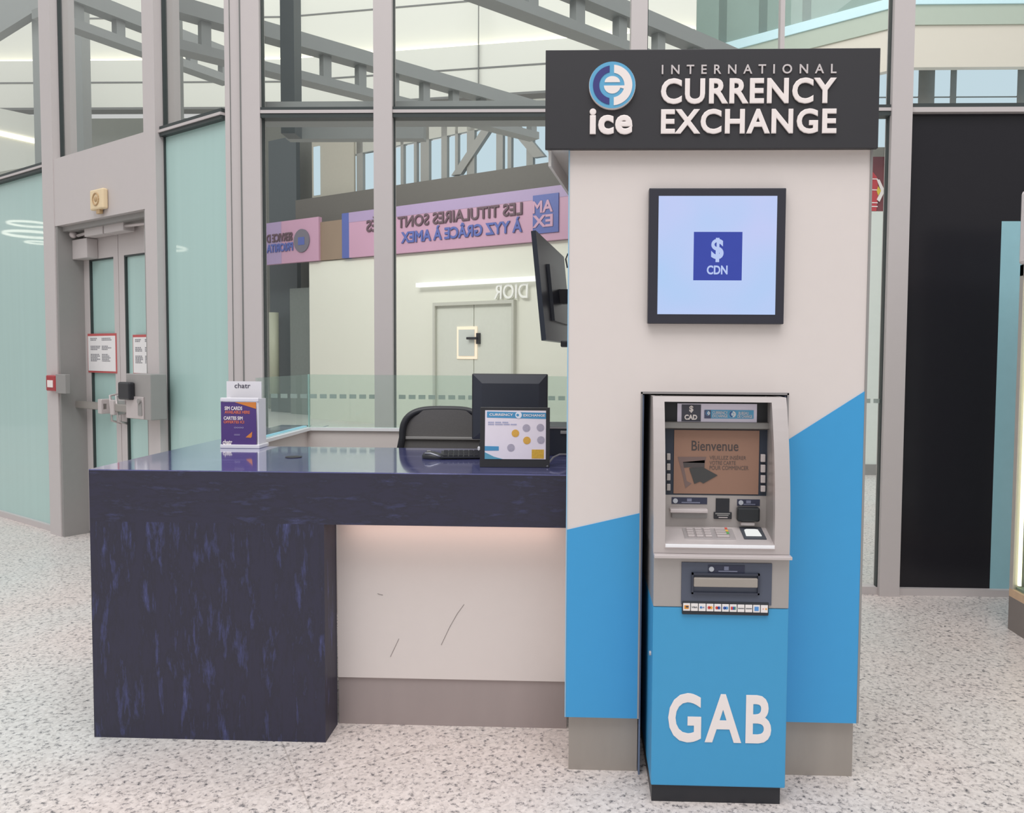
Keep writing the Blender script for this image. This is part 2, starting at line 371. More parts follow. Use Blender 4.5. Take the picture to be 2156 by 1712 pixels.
# right part: opaque black panel and light blue panel with a transom and glass above
win2 = thing('window_2', (2.7, YB, 0), kind='structure')
MB().box(2.1, 2.70, YB-.005, YB+.02, .045, 3.07).box(2.70, 4.2, YB-.005, YB+.02, 2.395, 3.07).build('black_panel', mat('black_backpainted_glass', (36, 35, 40), .22, vary=.03, spec=.3), win2)
MB().box(2.70, 4.2, YB-.006, YB+.02, .045, 2.40).build('blue_panel', mat('lightblue_film', (156, 202, 212), .3, vary=.04, coat=.2), win2)
MB().box(2.1, 4.2, YB-.05, YB+.03, 3.07, 3.10).build('transom', FRAME, win2)
MB().box(2.1, 4.2, YB-.045, YB+.03, 3.10, 3.125).build('transom_gasket', RUBBER, win2)
MB().box(2.1, 4.2, YB, YB+.012, 3.125, 6).build('pane', CLEAR, win2)
MB().box(2.1, 4.2, YB-.04, YB+.03, 0, .045).build('sill', FRAME, win2)

# ---- door wall, turned away to the left
DM = -.66; _h = math.hypot(1, DM)
DO = Vector((-2.27, 2.35, 0)); DR = Vector((1, DM, 0))/_h; DA = Vector((-DM, 1, 0))/_h
DW = Matrix((( DR.x, DA.x, 0, DO.x), (DR.y, DA.y, 0, DO.y), (0, 0, 1, 0), (0, 0, 0, 1)))
def ond(px, py, dn=0):
    q = onpl(px, py, DO+DA*dn, DA); return (q-DO).dot(DR), q.z
S = lambda px, py, dn=0: ond(px, py, dn)[0]
m2r, m2l = S(347, 275), S(322, 265); m1r, m1l = S(130, 325), S(107, 340)
win3 = thing('window_3', DW @ Vector((-1.6, 0, 0)), kind='structure')
ZH0, ZH1 = 2.56, 3.10
for a, b in ((m2r, 0), (-6.5, m1l)):
    MB(DW).box(a, b, .0, .012, .05, ZM-.03).build('frosted_pane', TEAL, win3)
    MB(DW).box(a, b, .0, .012, ZM+.03, 6.5).build('pane', CLEAR, win3)
    MB(DW).box(a, b, -.04, .03, ZM+.008, ZM+.034).box(a, b, -.04, .03, ZM-.034, ZM-.010).build('transom', RUBBER, win3)
    MB(DW).box(a, b, -.05, .02, ZM-.010, ZM+.008).build('transom_cap', FRAME, win3)
    MB(DW).box(a, b, -.03, .03, 0, .05).build('sill', FRAME, win3)
MB(DW).box(m1r, m2l, .0, .012, ZH1+.03, 6.5).build('pane', CLEAR, win3)
MB(DW).box(m2l, m2r, -.07, .12, 0, 6.5).build('mullion', FRAME, win3)
MB(DW).box(m1l, m1r, -.07, .12, 0, 6.5).build('mullion', FRAME, win3)
MB(DW).box(m2r, m2r+.012, -.012, .02, 0, 6.5).box(m1r-.001, m1r+.012, -.012, .02, ZH1, 6.5).build('gasket', RUBBER, win3)
MB(DW).box(m1r, m2l, -.065, .02, ZH0, ZH1).build('header_panel', FRAME, win3)
MB(DW).box(m1r, m2l, -.02, .16, ZH0-.04, ZH0).build('header_return', GREYP, win3)
MB(DW).box(m1r, m1r+.03, -.06, .19, 0, ZH0).box(m2l-.03, m2l, -.06, .19, 0, ZH0).build('jamb', GREYP, win3)
door = thing('door_1', DW @ Vector((-1.55, .12, 0)), kind='structure')
dn = .14
lo_, hi_ = m1r+.03, m2l-.0; mid = S(252, 700, dn)
FTH = 2.56
for k, (a, b) in enumerate(((lo_, mid-.004), (mid+.004, hi_))):
    leaf = MB(DW)
    g0 = a+.09 if k == 0 else a+.085; g1 = b-.075 if k == 0 else b-.10
    leaf.box(a, g0, dn, dn+.05, .02, 2.52).box(g1, b, dn, dn+.05, .02, 2.52).box(g0, g1, dn, dn+.05, 2.30, 2.52).box(g0, g1, dn, dn+.05, .02, .30)
    lf = leaf.build('door_leaf', FRAME, door)
    MB(DW).box(g0, g1, dn+.02, dn+.032, .30, 2.30).build('frosted_pane', TEAL, lf)
    MB(DW).box(g0, g0+.014, dn+.002, dn+.02, .30, 2.30).box(g0, g1, dn+.002, dn+.02, 2.288, 2.30).build('gasket', RUBBER, lf)
    # closer: box on the leaf, arm box under the header
    ca = a+.03 if k == 0 else b-.22
    MB(DW).box(ca-.03, ca+.22, dn-.09, dn, 2.30, 2.46, .006).build('door_closer', FRAME, lf)
    cb = a+.28 if k == 0 else a+.02
    MB(DW).box(cb, cb+.30, dn-.12, dn-.03, 2.46, 2.56, .006).build('closer_track_box', FRAME, door)
    MB(DW).cyl((cb+.15, dn-.1, 2.50), (ca+.1 if k == 0 else b-.1, dn-.1, 2.485), .012).ball((ca+.02 if k == 0 else b-.06, dn-.1, 2.50), .03).build('closer_arm', SILVERL, door, smooth=True)
    # push bar
    bz = 1.10
    bb = (S(160, 855, dn), S(240, 868, dn)) if k == 0 else (mid+.02, b-.02)
    bar = MB(DW).box(bb[0], bb[1], dn-.09, dn-.05, bz-.03, bz+.03, .008).build('push_bar', mat('bar_grey', (165, 160, 155), .35, metal=.4), door)
    MB(DW).box(bb[1]-.06 if k == 0 else bb[0], bb[1] if k == 0 else bb[0]+.06, dn-.1, dn, bz-.06, bz+.06, .008).build('bar_latch', SILVERL, bar)
    hx = mid-.03 if k == 0 else mid+.07
    MB(DW).tube([(hx, dn-.0, bz+.10), (hx, dn-.07, bz+.09), (hx+.02, dn-.075, bz), (hx+.02, dn-.07, bz-.11), (hx+.015, dn-.0, bz-.13)], .010).build('pull_handle', SILVERL, door, smooth=True)
NOTICE = mat('notice_white', (238, 236, 236), .6); NRED = mat('notice_red', (196, 92, 92), .5); NINK = mat('notice_ink', (150, 150, 155), .6)
for k, (pa, pb, pc, pd) in enumerate(((184, 244, 703, 784), (279, 331, 705, 789))):
    a, z1 = ond(pa, pc, dn-.005); b, _ = ond(pb, pc, dn-.005); z0 = ond(pa, pd, dn-.005)[1]
    z1 = ond(pa, pc, dn)[1]
    pt = thing('notice_poster', DW @ Vector(((a+b)/2, dn-.01, z0)), ('white safety notice with red border on the left door leaf', 'white safety notice with red border on the right door leaf beside the access box')[k], 'poster')
    MB(DW).box(a, b, dn-.004, dn, z0, z1).build('red_border', NRED, pt)
    MB(DW).box(a+.012, b-.012, dn-.007, dn-.004, z0+.015, z1-.02).build('sheet', NOTICE, pt)
    random.seed(3)
    W = b-a
    for cx0 in (.12, .52):
        for blk, rows in ((.88, 2), (.68, 3), (.47, 5)):
            ink = MB(DW)
            for i in range(rows):
                zz = z0+(z1-z0)*(blk-.035*i*1.15); x0 = a+W*cx0; ln = W*random.uniform(.2, .34)
                xx = x0
                while xx < x0+ln:
                    wd = random.uniform(.012, .03); ink.box(xx, min(xx+wd, x0+ln), dn-.0085, dn-.007, zz-.0055, zz+.003); xx += wd+.007
            ink.build('printed_paragraph', NINK, pt)
# access control box on the mullion, red pull station, sounder
a0, z1 = ond(300, 792, -.07); b0 = S(372, 800, -.07); z0 = ond(372, 880, -.07)[1]
b0 = m2r+.10; a0 = b0-.36; z1 = 1.385; z0 = 1.065
ab = thing('access_control_box', DW @ Vector(((a0+b0)/2, -.13, z0)), 'grey access control box with black reader and keyhole on the door frame', 'access control')
MB(DW).box(a0+.03, b0, -.19, -.071, z0, z1, .006).build('housing', mat('box_grey', (165, 162, 160), .45, metal=.2), ab)
MB(DW).box(a0+.0, a0+.16, -.235, -.19, z0+.135, z1-.06, .012).build('card_reader', DARK, ab)
MB(DW).box(a0+.045, a0+.28, -.20, -.19, z0+.005, z0+.16, .003).build('key_plate', SILVERL, ab)
MB(DW).box(a0+.22, a0+.27, -.206, -.20, z0+.03, z0+.12).cyl((a0+.245, -.215, z0+.13), (a0+.245, -.19, z0+.13), .018).build('key_switch', GREYP, ab)
a0, z1 = ond(96, 790, -.11); b0, z0 = ond(117, 824, -.11)
ra = thing('fire_alarm_pull_station', DW @ Vector(((a0+b0)/2, -.09, z0)), 'small red fire alarm pull station left of the double doors', 'fire alarm')
MB(DW).box(a0, b0, -.11, -.05, z0, z1, .008).build('housing', mat('alarm_red', (170, 38, 46), .35), ra)
MB(DW).box(a0+.04, b0-.04, -.117, -.11, z0+.03, z1-.04, .002).build('pull_lever', LETTER, ra)
MB(DW).box(b0+.004, S(137, 800, -.11), -.11, -.071, z0-.015, z1+.012, .004).build('conduit_box', GREYP, ra)
a0, z1 = ond(201, 403, -.065); b0, z0 = ond(229, 440, -.065)
so = thing('wall_sounder', DW @ Vector(((a0+b0)/2, -.08, z0)), 'small cream alarm sounder on the panel above the doors', 'sounder')
MB(DW).box(a0, b0, -.11, -.066, z0, z1, .012).build('housing', mat('cream_plastic', (236, 214, 176), .5), so)
cxx = (a0+b0)/2; czz = (z0+z1)/2
MB(DW).tube([(cxx+.045*math.cos(t), -.112, czz+.045*math.sin(t)) for t in [i*math.pi/8 for i in range(16)]], .006, closed=True).ball((cxx, -.112, czz), .02, (1, .4, 1)).box(cxx-.02, cxx+.03, -.1, -.075, z0-.03, z0).build('horn_grille', mat('tan_plastic', (190, 160, 120), .5), so)

# ================================================================ BEYOND THE GLASS
# pale hoarding; banner and lettering on it are a reflection built as solid shapes
HT = .6; HO = Vector((-5.44, 15.33, 0)); HR = Vector((1, -HT, 0)).normalized(); HA = Vector((HT, 1, 0)).normalized()
HW = Matrix(((HR.x, HA.x, 0, HO.x), (HR.y, HA.y, 0, HO.y), (0, 0, 1, 0), (0, 0, 0, 1)))
def onh(px, py, d=0):
    q = onpl(px, py, HO+HA*d, HA); return (q-HO).dot(HR), q.z
hs0 = onh(652, 700)[0]; hs1 = onh(1330, 700)[0]; hsL = onh(540, 700)[0]
hw = thing('wall_hoarding', HW @ Vector((0, 0, 0)), kind='structure')
HWHITE = mat('hoarding_cream', (226, 226, 214), .55, vary=.02)
d0, dz = onh(922, 645); d1 = onh(1083, 648)[0]
MB(HW).box(hs0, hs1, 0, .2, 0, 3.69).build('boarding', HWHITE, hw)
dd = thing('door_2', HW @ Vector(((d0+d1)/2, 0, 0)), kind='structure')
MB(HW).box(d0-.06, d0, -.1, 0, 0, dz+.07).box(d1, d1+.05, -.1, 0, 0, dz+.07).box(d0, d1, -.1, 0, dz, dz+.07).build('door_frame', mat('frame_pale', (196, 196, 186), .5), dd)
MB(HW).box(d0, (d0+d1)/2-.01, -.03, 0, .02, dz).box((d0+d1)/2+.01, d1, -.03, 0, .02, dz).build('door_leaf', mat('door_pale', (214, 216, 206), .5), dd)
hx, hz = onh(1000, 712)
MB(HW).box(hx-.12, hx+.14, -.14, -.08, hz-.03, hz+.02, .01).box(hx+.1, hx+.17, -.09, -.03, hz-.12, hz+.1).build('door_handle', DARK, dd)
a, zt_ = onh(962, 688, -.05); b, zb_ = onh(1004, 756, -.05)
wf = MB(HW).box(a, b, -.05, -.03, zb_, zt_).build('notice_frame', mat('warm_frame', (242, 226, 204), .4, emit=(255, 232, 205), estr=.35), dd)
MB(HW).box(a+.05, b-.06, -.06, -.05, zb_+.06, zt_-.06).build('notice_sheet', mat('frame_sheet', (208, 212, 206), .5), wf)
dt0, dtz1 = onh(1042, 600, -.03); dt1, dtz0 = onh(1113, 628, -.03)
hp = lambda s, z, d=0: HW @ Vector((s, d, z))
text('reflected_lettering', 'DIOR', mat('letter_pale', (244, 244, 240), .4), hw, hp(dt0, dtz0, -.04), HR, Z, -HA, dt1-dt0, dtz1-dtz0, .03, mirror=True, bold=.01)  # reflected shop name, modelled as solid mirrored letters
l0, lz = onh(878, 600, -.1); l1, _ = onh(1172, 592, -.1)
lt = MB(HW).box(l0, l1, -.14, -.02, lz-.05, lz+.04).build('linear_light', emis('led_white', (255, 255, 250), 1.15))
lt['label'] = 'long thin white light line on the cream hoarding above the door'; lt['category'] = 'light'
# banner: its mirror image in the glass, built as solid panels
bn = thing('banner_reflection', HW @ Vector(((hs0+hs1)/2, -.1, 3.7)), 'mirror image of a long pink banner with reversed French wording, built along the top of the hoarding', 'banner')
PINK = mat('banner_pink', (192, 150, 174), .5, vary=.06, scale=(.5, .5, .1))
LILAC = mat('banner_lilac', (166, 146, 182), .5, vary=.04)
BBLUE = mat('banner_blue', (84, 98, 164), .5, vary=.08)
BINK = mat('banner_ink', (96, 74, 84), .6); BINKB = mat('banner_ink_blue', (84, 98, 166), .6)
z0b, z1b = 3.70, 4.70
sA, sB = onh(742, 500)[0], onh(1210, 450)[0]; sC, sD = onh(560, 520)[0], onh(678, 500)[0]; s727 = onh(727, 490)[0]
MB(HW).box(sA, sB, -.1, 0, z0b, z1b).build('banner_panel', PINK, bn)
MB(HW).box(sA, sB, -.105, -.1, z1b-.22, z1b).build('lilac_band', LILAC, bn)
MB(HW).box(sC-1, sD, -.1, 0, z0b, z1b).build('banner_panel', PINK, bn)
MB(HW).box(sC-1, sC+.35*(sD-sC), -.105, -.1, z0b, z1b).build('lilac_band', LILAC, bn)
MB(HW).box(s727, sA, -.1, 0, z0b, z1b).build('blue_end', BBLUE, bn)
MB(HW).box(sD, s727, -.05, .1, z0b, z1b-.12).build('tan_gap_panel', mat('banner_tan', (142, 122, 104), .6, vary=.15, scale=(.6, .6, .2)), bn)
def htext(nm, s, m_, px0, px1, za, zc, **k):
    a = onh(px0, 480, -.11)[0]; b = onh(px1, 480, -.11)[0]
    return text(nm, s, m_, bn, hp(a, za, -.11), HR, Z, -HA, b-a, zc-za, .02, mirror=True, **k)
htext('lettering', 'LES TITULAIRES SONT', BINK, 838, 1100, 4.23, 4.47, bold=.02)
htext('lettering', 'À YYZ GRÂCE À AMEX', BINKB, 845, 1100, 3.90, 4.20, bold=.03)
htext('lettering', 'ÉS', BINK, 772, 794, 4.22, 4.54, bold=.02)
htext('lettering', 'SERVICE D', BINK, 562, 616, 4.22, 4.42, bold=.03)
htext('lettering', 'PRIORITA', BINKB, 562, 617, 3.98, 4.18, bold=.03)
a, b = onh(1122, 450, -.12)[0], onh(1176, 440, -.12)[0]
lg = MB(HW).box(a, b, -.125, -.1, 3.84, 4.56).build('logo_square', BBLUE, bn)
for s_, za in (('AM', 4.22), ('EX', 3.95)):
    text('logo_lettering', s_, PINK, lg, hp(a, za, -.128), HR, Z, -HA, (b-a)*.8, .23, .01, mirror=True, bold=.03)
a = onh(635, 508, -.12)[0]
MB(HW).cyl((a, -.1, 4.19), (a, -.13, 4.19), .27, seg=32).build('round_logo', mat('logo_grey', (112, 108, 120), .5), bn)
MB(HW).box(a-.11, a+.11, -.135, -.13, 4.09, 4.27).build('logo_mark', BBLUE, bn)
# dark fascia and clerestory windows over the banner
fa = thing('wall_clerestory', HW @ Vector((0, .3, 0)), kind='structure')
FASC = mat('fascia_dark', (98, 95, 90), .6, vary=.06)
MB(HW).box(onh(625, 350, .3)[0], hs1+2.5, .25, .4, 3.75, 5.25).build('fascia', FASC, fa)
MB(HW).box(onh(440, 350)[0], onh(716, 350)[0], 1.7, 1.8, 0, 9).build('return_wall', mat('return_wall_grey', (120, 122, 115), .6, vary=.08), fa)
SKYP = emis('daylight_pane', (206, 227, 238), .95)
BEI = mat('beige_wall', (170, 166, 154), .6, vary=.05); POST = mat('post_grey', (140, 140, 136), .5)
MB(HW).box(onh(625, 350)[0], onh(714, 350)[0], .45, .5, 5.0, 8).build('beige_end', BEI, fa)
edges = [(718, 737), (750, 774), (790, 830), (836, 858), (864, 872), (890, 916), (928, 945), (951, 970), (986, 1032), (1046, 1056), (1064, 1096), (1110, 1150), (1162, 1200), (1212, 1250)]
zt0 = 6.05
for a_, b_ in edges:
    a = onh(a_, 330, .3)[0]; b = onh(b_, 330, .3)[0]
    zt_ = onh(a_, max(250, 334-(a_-718)*.2), .58)[1]
    MB(HW).box(a, b, .58, .6, 5.25, zt_).build('daylight_pane', SKYP, fa)
po = MB(HW); prev = onh(742, 330, .3)[0]
for (a_, b_), (c_, d_) in zip(edges, edges[1:]):
    po.box(onh(b_, 330, .3)[0], onh(c_, 330, .3)[0], .5, .62, 5.2, 7.05)
po.build('window_post', POST, fa)
a, za = onh(700, 336, .56); b, zb2 = onh(1120, 252, .56); c2 = onh(1330, 252, .56)[0]
MB(HW).prism([(a, za), (b, zb2), (c2, zb2), (c2, 8.2), (a, 8.2)], 'y', .5, .57).build('sloping_header', mat('header_grey', (176, 176, 168), .6), fa)
for (p0, p1) in (((960, 368), (1030, 262)), ((1078, 262), (1135, 330))):
    a, za = onh(*p0, .45); b, zb2 = onh(*p1, .45)
    MB(HW).hexa([(a-.13, .45, za), (a+.13, .45, za), (b+.13, .45, zb2), (b-.13, .45, zb2)], [(a-.13, .55, za), (a+.13, .55, za), (b+.13, .55, zb2), (b-.13, .55, zb2)]).build('diagonal_brace', POST, fa)
a, b = onh(659, 370, .4)[0], onh(671, 370, .4)[0]
MB(HW).box(a, b, .42, .45, 5.35, 6.5).build('slit_window', SKYP, fa)
# dark steel column left behind the glass and a return wall of the hoarding
dc = MB(HW).box(onh(566, 400, 1)[0], onh(624, 400, 1)[0], 1, 1.12, 0, onh(600, 290, 1)[1]).build('steel_column', TRUSSD)
dc['label'] = 'dark grey steel column rising behind the left end of the pink banner'; dc['category'] = 'column'
hb = MB(HW).box(onh(610, 600, .8)[0], onh(655, 600, .8)[0], .8, .95, 0, 3.2).build('service_cabinet', mat('cabinet_dark', (122, 130, 126), .5, vary=.1))
hb['label'] = 'grey green service cabinet standing left of the cream hoarding'; hb['category'] = 'cabinet'
pp = MB(HW).cyl((onh(577, 700, .7)[0], .7, .5), (onh(577, 700, .7)[0], .7, 2.6), .12).build('standpipe', mat('pipe_cream', (186, 190, 168), .5), smooth=True)
pp['label'] = 'pale cream vertical pipe standing before the dark steel column'; pp['category'] = 'pipe'
# horizontal steel beam right behind the transom
bm_ = MB().box(-2.2, 1.9, 2.55, 2.75, ZM+.03, ZM+.145).build('steel_beam', TRUSS)
bm_['label'] = 'long horizontal grey steel beam just behind the transom of the glass wall'; bm_['category'] = 'beam'
cbm = MB().box(-2.2, -1.15, 3.2, 3.3, ony(680, 292, 3.2).z, ony(680, 258, 3.2).z).build('cross_beam', TRUSS)
cbm['label'] = 'short grey beam just below the transom between the corner column and the first mullion'; cbm['category'] = 'beam'
p_ = [ony(a_, b_, 6.3) for a_, b_ in ((-50, 100), (75, 22), (112, 30), (112, -60), (-50, -60))]
slb = MB().hexa([tuple(v) for v in p_], [(v.x, v.y+.12, v.z) for v in p_]).build('raked_beam', TRUSS)
slb['label'] = 'grey raking roof beam at the top of the far left pane'; slb['category'] = 'beam'
# white bulkhead with a cove light
bk = thing('wall_bulkhead', (-4, 8, 0), kind='structure')
def bseg(xa, ya, xb, yb):
    d = Vector((xb-xa, yb-ya, 0)); L = d.length; d.normalize(); nn = Vector((-d.y, d.x, 0))
    M = Matrix(((d.x, nn.x, 0, xa), (d.y, nn.y, 0, ya), (0, 0, 1, 0), (0, 0, 0, 1)))
    MB(M).box(0, L, 0, .2, 4.87, 5.50).build('lower_panel', BULK, bk)
    MB(M).box(0, L, .12, .3, 5.5, 9.5).build('upper_panel', BULK, bk)
    MB(M).box(0, L, -.005, 0, 5.195, 5.215).box(0, L, .115, .12, 6.10, 6.12).box(0, L, -.01, .2, 4.84, 4.87).build('panel_joint', SEAM, bk)
    MB(M).box(0, L, .04, .11, 5.50, 5.53).build('cove_light', emis('cove_glow', (255, 246, 220), 3), bk)
bseg(-13, 8, -4.0, 8); bseg(-4.0, 8, 1.4, 7.08)
MB().box(-3.87, -3.86, 7.97, 8.0, 4.87, 9).box(-1.3, -1.29, 7.5, 7.54, 4.87, 9).build('panel_joint', SEAM, bk)
MB().box(-13, -4.95, 8.6, 8.7, 0, 4.9).build('grey_wall', mat('hall_grey', (178, 182, 176), .6, vary=.04), bk)
# vierendeel trusses
def truss(pa, pb, z, zlo, rail, name, label, nwin, t0=0, wfrac=.72):
    A = onz(*pa, z); B = onz(*pb, z); d = B-A; L = d.length; d.normalize(); nn = Vector((-d.y, d.x, 0))
    M = Matrix(((d.x, nn.x, 0, A.x), (d.y, nn.y, 0, A.y), (0, 0, 1, 0), (0, 0, 0, 1)))
    t = thing(name, M @ Vector((L/2, 0, zlo)), label, 'truss')
    MB(M).box(0, L, -.06, .1, z-rail*1.25, z).build('top_chord', TRUSS, t)
    MB(M).box(0, L, -.06, .1, zlo, zlo+rail*.75).build('bottom_chord', TRUSS, t)
    step = L/nwin
    for i in range(nwin):
        MB(M).box(step*(i+wfrac), step*(i+1), -.02, .06, zlo+.02, z-.02).build('truss_post', TRUSS, t)
    return t
truss((345, -12), (1128, 216), 4.3, 3.895, .10, 'steel_truss', 'long grey open panel truss slanting down behind the glass left of the sign', 11, wfrac=.78)
truss((900, -172), (1600, 130), 4.6, 4.18, .11, 'steel_truss', 'grey open panel truss passing above the black sign', 8, wfrac=.8)
truss((78, -56), (480, 105), 4.9, 4.52, .11, 'steel_truss', 'grey open panel truss seen above the double doors', 5, wfrac=.78)
for (px0, px1, yy, zz, lb) in ((68, 93, 6.4, 6.2, 'grey steel post behind the upper pane left of the doors'), (150, 172, 5.6, 6.2, 'grey steel post behind the upper pane over the left door leaf'), (345, 366, 3.6, 6, 'grey steel post behind the upper pane right of the doors'), (590, 619, 2.9, 6, 'grey steel post behind the upper pane right of the corner column')):
    o = MB().box(ony(px0, 100, yy).x, ony(px1, 100, yy).x, yy, yy+.15, 0 if px0 < 500 else ZM+.03, zz).build('steel_post', TRUSS if px0 < 500 else TRUSSD)
    o['label'] = lb; o['category'] = 'post'; o['group'] = 'steel posts behind the upper panes'
# sloping cove piece seen through the far left upper pane
A = ony(-60, 222, 7.0); B = ony(118, 262, 7.0)
lcv = thing('ceiling_coffer', (A.x, 7, 3.6), 'white sloping ceiling coffer with a light line, far left behind the glass', 'ceiling panel')
pts = [ony(-60, 215, 7), ony(125, 255, 7), ony(125, 340, 7), ony(-60, 372, 7)]
MB().hexa([tuple(p_) for p_ in pts], [(p_.x, p_.y+.1, p_.z) for p_ in pts]).build('coffer_panel', BULK, lcv)
pts = [ony(-60, 262, 6.98), ony(125, 304, 6.98), ony(125, 313, 6.98), ony(-60, 272, 6.98)]
MB().hexa([tuple(p_) for p_ in pts], [(p_.x, p_.y+.03, p_.z) for p_ in pts]).build('light_line', MATS['cove_glow'], lcv)

# right side: mezzanine front, low windows, white partition with the red poster
mz = thing('wall_mezzanine', (4, 7, 0), kind='structure')
zr = ony(1925, 52, 7).z; zr2 = ony(1925, 10, 7).z; xr = ony(1905, 50, 7).x
CREAM = mat('mezz_cream', (232, 225, 212), .6, vary=.02); MGREEN = mat('mezz_green', (192, 204, 190), .5, vary=.03); MBLUE = mat('mezz_strip', (200, 228, 234), .4, emit=(190, 228, 240), estr=.25)
A_ = onz(1560, 138, zr); segs = ((A_.x-.6, A_.y+.6*(7-A_.y)/(A_.x-xr), xr, 7.0), (xr, 7.0, 9, 7.0))
for xa, ya, xb, yb in segs:
    d = Vector((xb-xa, yb-ya, 0)); L = d.length; d.normalize(); nn = Vector((-d.y, d.x, 0))
    M = Matrix(((d.x, nn.x, 0, xa), (d.y, nn.y, 0, ya), (0, 0, 1, 0), (0, 0, 0, 1)))
    zw = ony(2000, 140, 7).z
    MB(M).box(0, L, .02, .12, zw, zr).build('cream_front', CREAM, mz)
    MB(M).box(0, L, 0, .3, zr, zr2).build('green_band', MGREEN, mz)
    MB(M).box(0, L, -.02, .1, zr2, zr2+.12).build('rail_strip', MBLUE, mz)
    MB(M).box(0, L, .02, .04, zr2+.12, zr2+1.3).build('balustrade_glass', glass('mezz_glass', (.80, .90, .88), .05, haze=.3), mz)
MB().box(1.0, 9, 10, 10.1, 4.5, 10).build('upper_back_wall', mat('upper_back', (206, 214, 208), .6, vary=.12, scale=(1, 1, 1.5)), mz)
gp = MB()
for px in (1523, 1608, 1700): gp.box(ony(px, 50, 9).x-.05, ony(px, 50, 9).x+.05, 9, 9.1, 4.5, 8)
gp.build('upper_post', TRUSSD, mz)
zwa, zwb, zwc = ony(2000, 138, 7.4).z, ony(2000, 196, 7.4).z, ony(2000, 240, 7.4).z
for a_, b_ in ((1845, 1933), (1969, 2000), (2015, 2141), (2160, 2300)):
    a, b = ony(a_, 200, 7.4).x, ony(b_, 200, 7.4).x
    MB().box(a, b, 7.4, 7.42, ony(2000, 202, 7.4).z, zwa).build('daylight_pane', SKYP, mz)
    MB().box(a, b, 7.4, 7.42, zwc-.4, ony(2000, 206, 7.4).z).build('daylight_pane', SKYP, mz)
MB().box(ony(1800, 200, 7.4).x, 10, 7.5, 7.6, ony(2000, 268, 7.4).z, zwa+.1).build('window_post', mat('dark_post', (120, 118, 112), .5, vary=.1), mz)
# partition: 3.8,7.8 -> 4.0,7.63
pw = thing('wall_partition', (3.8, 7.7, 0), kind='structure')
zp = ony(1840, 445, 7.7).z
MB().box(3.0, 7.5, 7.7, 7.85, .14, zp).build('partition_face', mat('partition_white', (224, 230, 224), .5), pw)
MB().box(3.0, 7.5, 7.68, 7.85, 0, .14).build('skirting', GREYP, pw)
MB().box(3.0, 9, 8.0, 8.1, 2, 5.6).build('upper_wall', mat('upper_cream', (200, 194, 182), .6), mz)
rp = thing('advertising_poster', (3.9, 7.6, zp), 'maroon poster with red, white and yellow shapes above the white partition', 'poster')
q0 = ony(1815, 445, 7.8); q1 = ony(1875, 330, 7.8)
MB().box(q0.x, q1.x+.3, 7.8, 7.85, zp, q1.z).build('poster_board', mat('poster_maroon', (122, 62, 68), .5, vary=.05), rp)
def yp(mb, pts, y, th): return mb.prism([(ony(a, b, y).x, ony(a, b, y).z) for a, b in pts], 'y', y, y+th)
yp(MB(), [(1815, 444), (1815, 372), (1836, 360), (1846, 372), (1850, 400), (1845, 444)], 7.78, .02).build('red_shape', mat('poster_red', (196, 64, 72), .5), rp)
st = MB()
for yy in (375, 398, 425, 433): yp(st, [(1815, yy), (1848, yy+1), (1848, yy+3), (1815, yy+2)], 7.775, .005)
yp(st, [(1846, 378), (1852, 378), (1863, 402), (1852, 425), (1846, 420), (1855, 402)], 7.775, .005)
st.build('white_stripe', LETTER, rp)
yp(MB(), [(1849, 392), (1855, 402), (1849, 412), (1846, 402)], 7.774, .005).build('yellow_shape', mat('poster_yellow', (226, 196, 70), .5), rp)

# ================================================================ KIOSK TOWER
tw = thing('kiosk_tower', (.52, .4, 0), 'tall white and blue currency exchange tower under the black sign, holding the cash machine', 'kiosk')
TT = 2.255; D_ = .9; SL = .128*D_
ZB_ = .213; NX0, NX1, NZ = .267, .778, 1.397; TX1 = 1.053
MB().prism([(0, 0), (NX0, 0), (NX0, .45), (NX1, .45), (NX1, 0), (TX1, 0), (TX1, D_), (SL, D_)], 'z', ZB_, NZ).prism([(0, 0), (TX1, 0), (TX1, D_), (SL, D_)], 'z', NZ, TT).build('tower_body', WHITE, tw)
MB().box(.012, NX0-.002, .03, .44, 0, ZB_).box(NX1+.002, TX1-.004, .03, .44, 0, ZB_).prism([(.08, .46), (TX1-.03, .46), (TX1-.03, D_-.03), (SL+.03, D_-.03)], 'z', 0, ZB_).build('plinth', STEEL, tw)
MB().box(NX0+.001, NX1-.001, .40, .449, 0, NZ-.002).box(NX0+.0005, NX0+.006, .004, .40, 0, NZ-.004).box(NX1-.006, NX1-.0005, .004, .40, 0, NZ-.004).build('niche_lining', NICHE, tw)
MB().prism([(.0015, ZB_), (NX0-.004, ZB_), (NX0-.004, .967), (.0015, .903)], 'y', -.003, 0).build('blue_vinyl', BLUE, tw)
MB().prism([(NX1+.004, ZB_), (TX1-.004, ZB_), (TX1-.004, 1.412), (NX1+.004, 1.235)], 'y', -.003, 0).build('blue_vinyl', BLUE, tw)
MB().box(NX0-.006, NX0, -.006, .01, ZB_, NZ+.006).box(NX1, NX1+.006, -.006, .01, ZB_, NZ+.006).box(NX0-.006, NX1+.006, -.006, .01, NZ, NZ+.008).build('niche_trim', mat('trim_metal', (170, 166, 166), .35, metal=.5), tw)
MB().box(TX1-.004, TX1+.004, -.004, .02, ZB_, TT).build('edge_trim', GREYP, tw)
MB().box(-.003, .0005, -.003, .02, ZB_, TT).build('edge_trim', mat('trim_blue', (150, 196, 226), .4), tw)

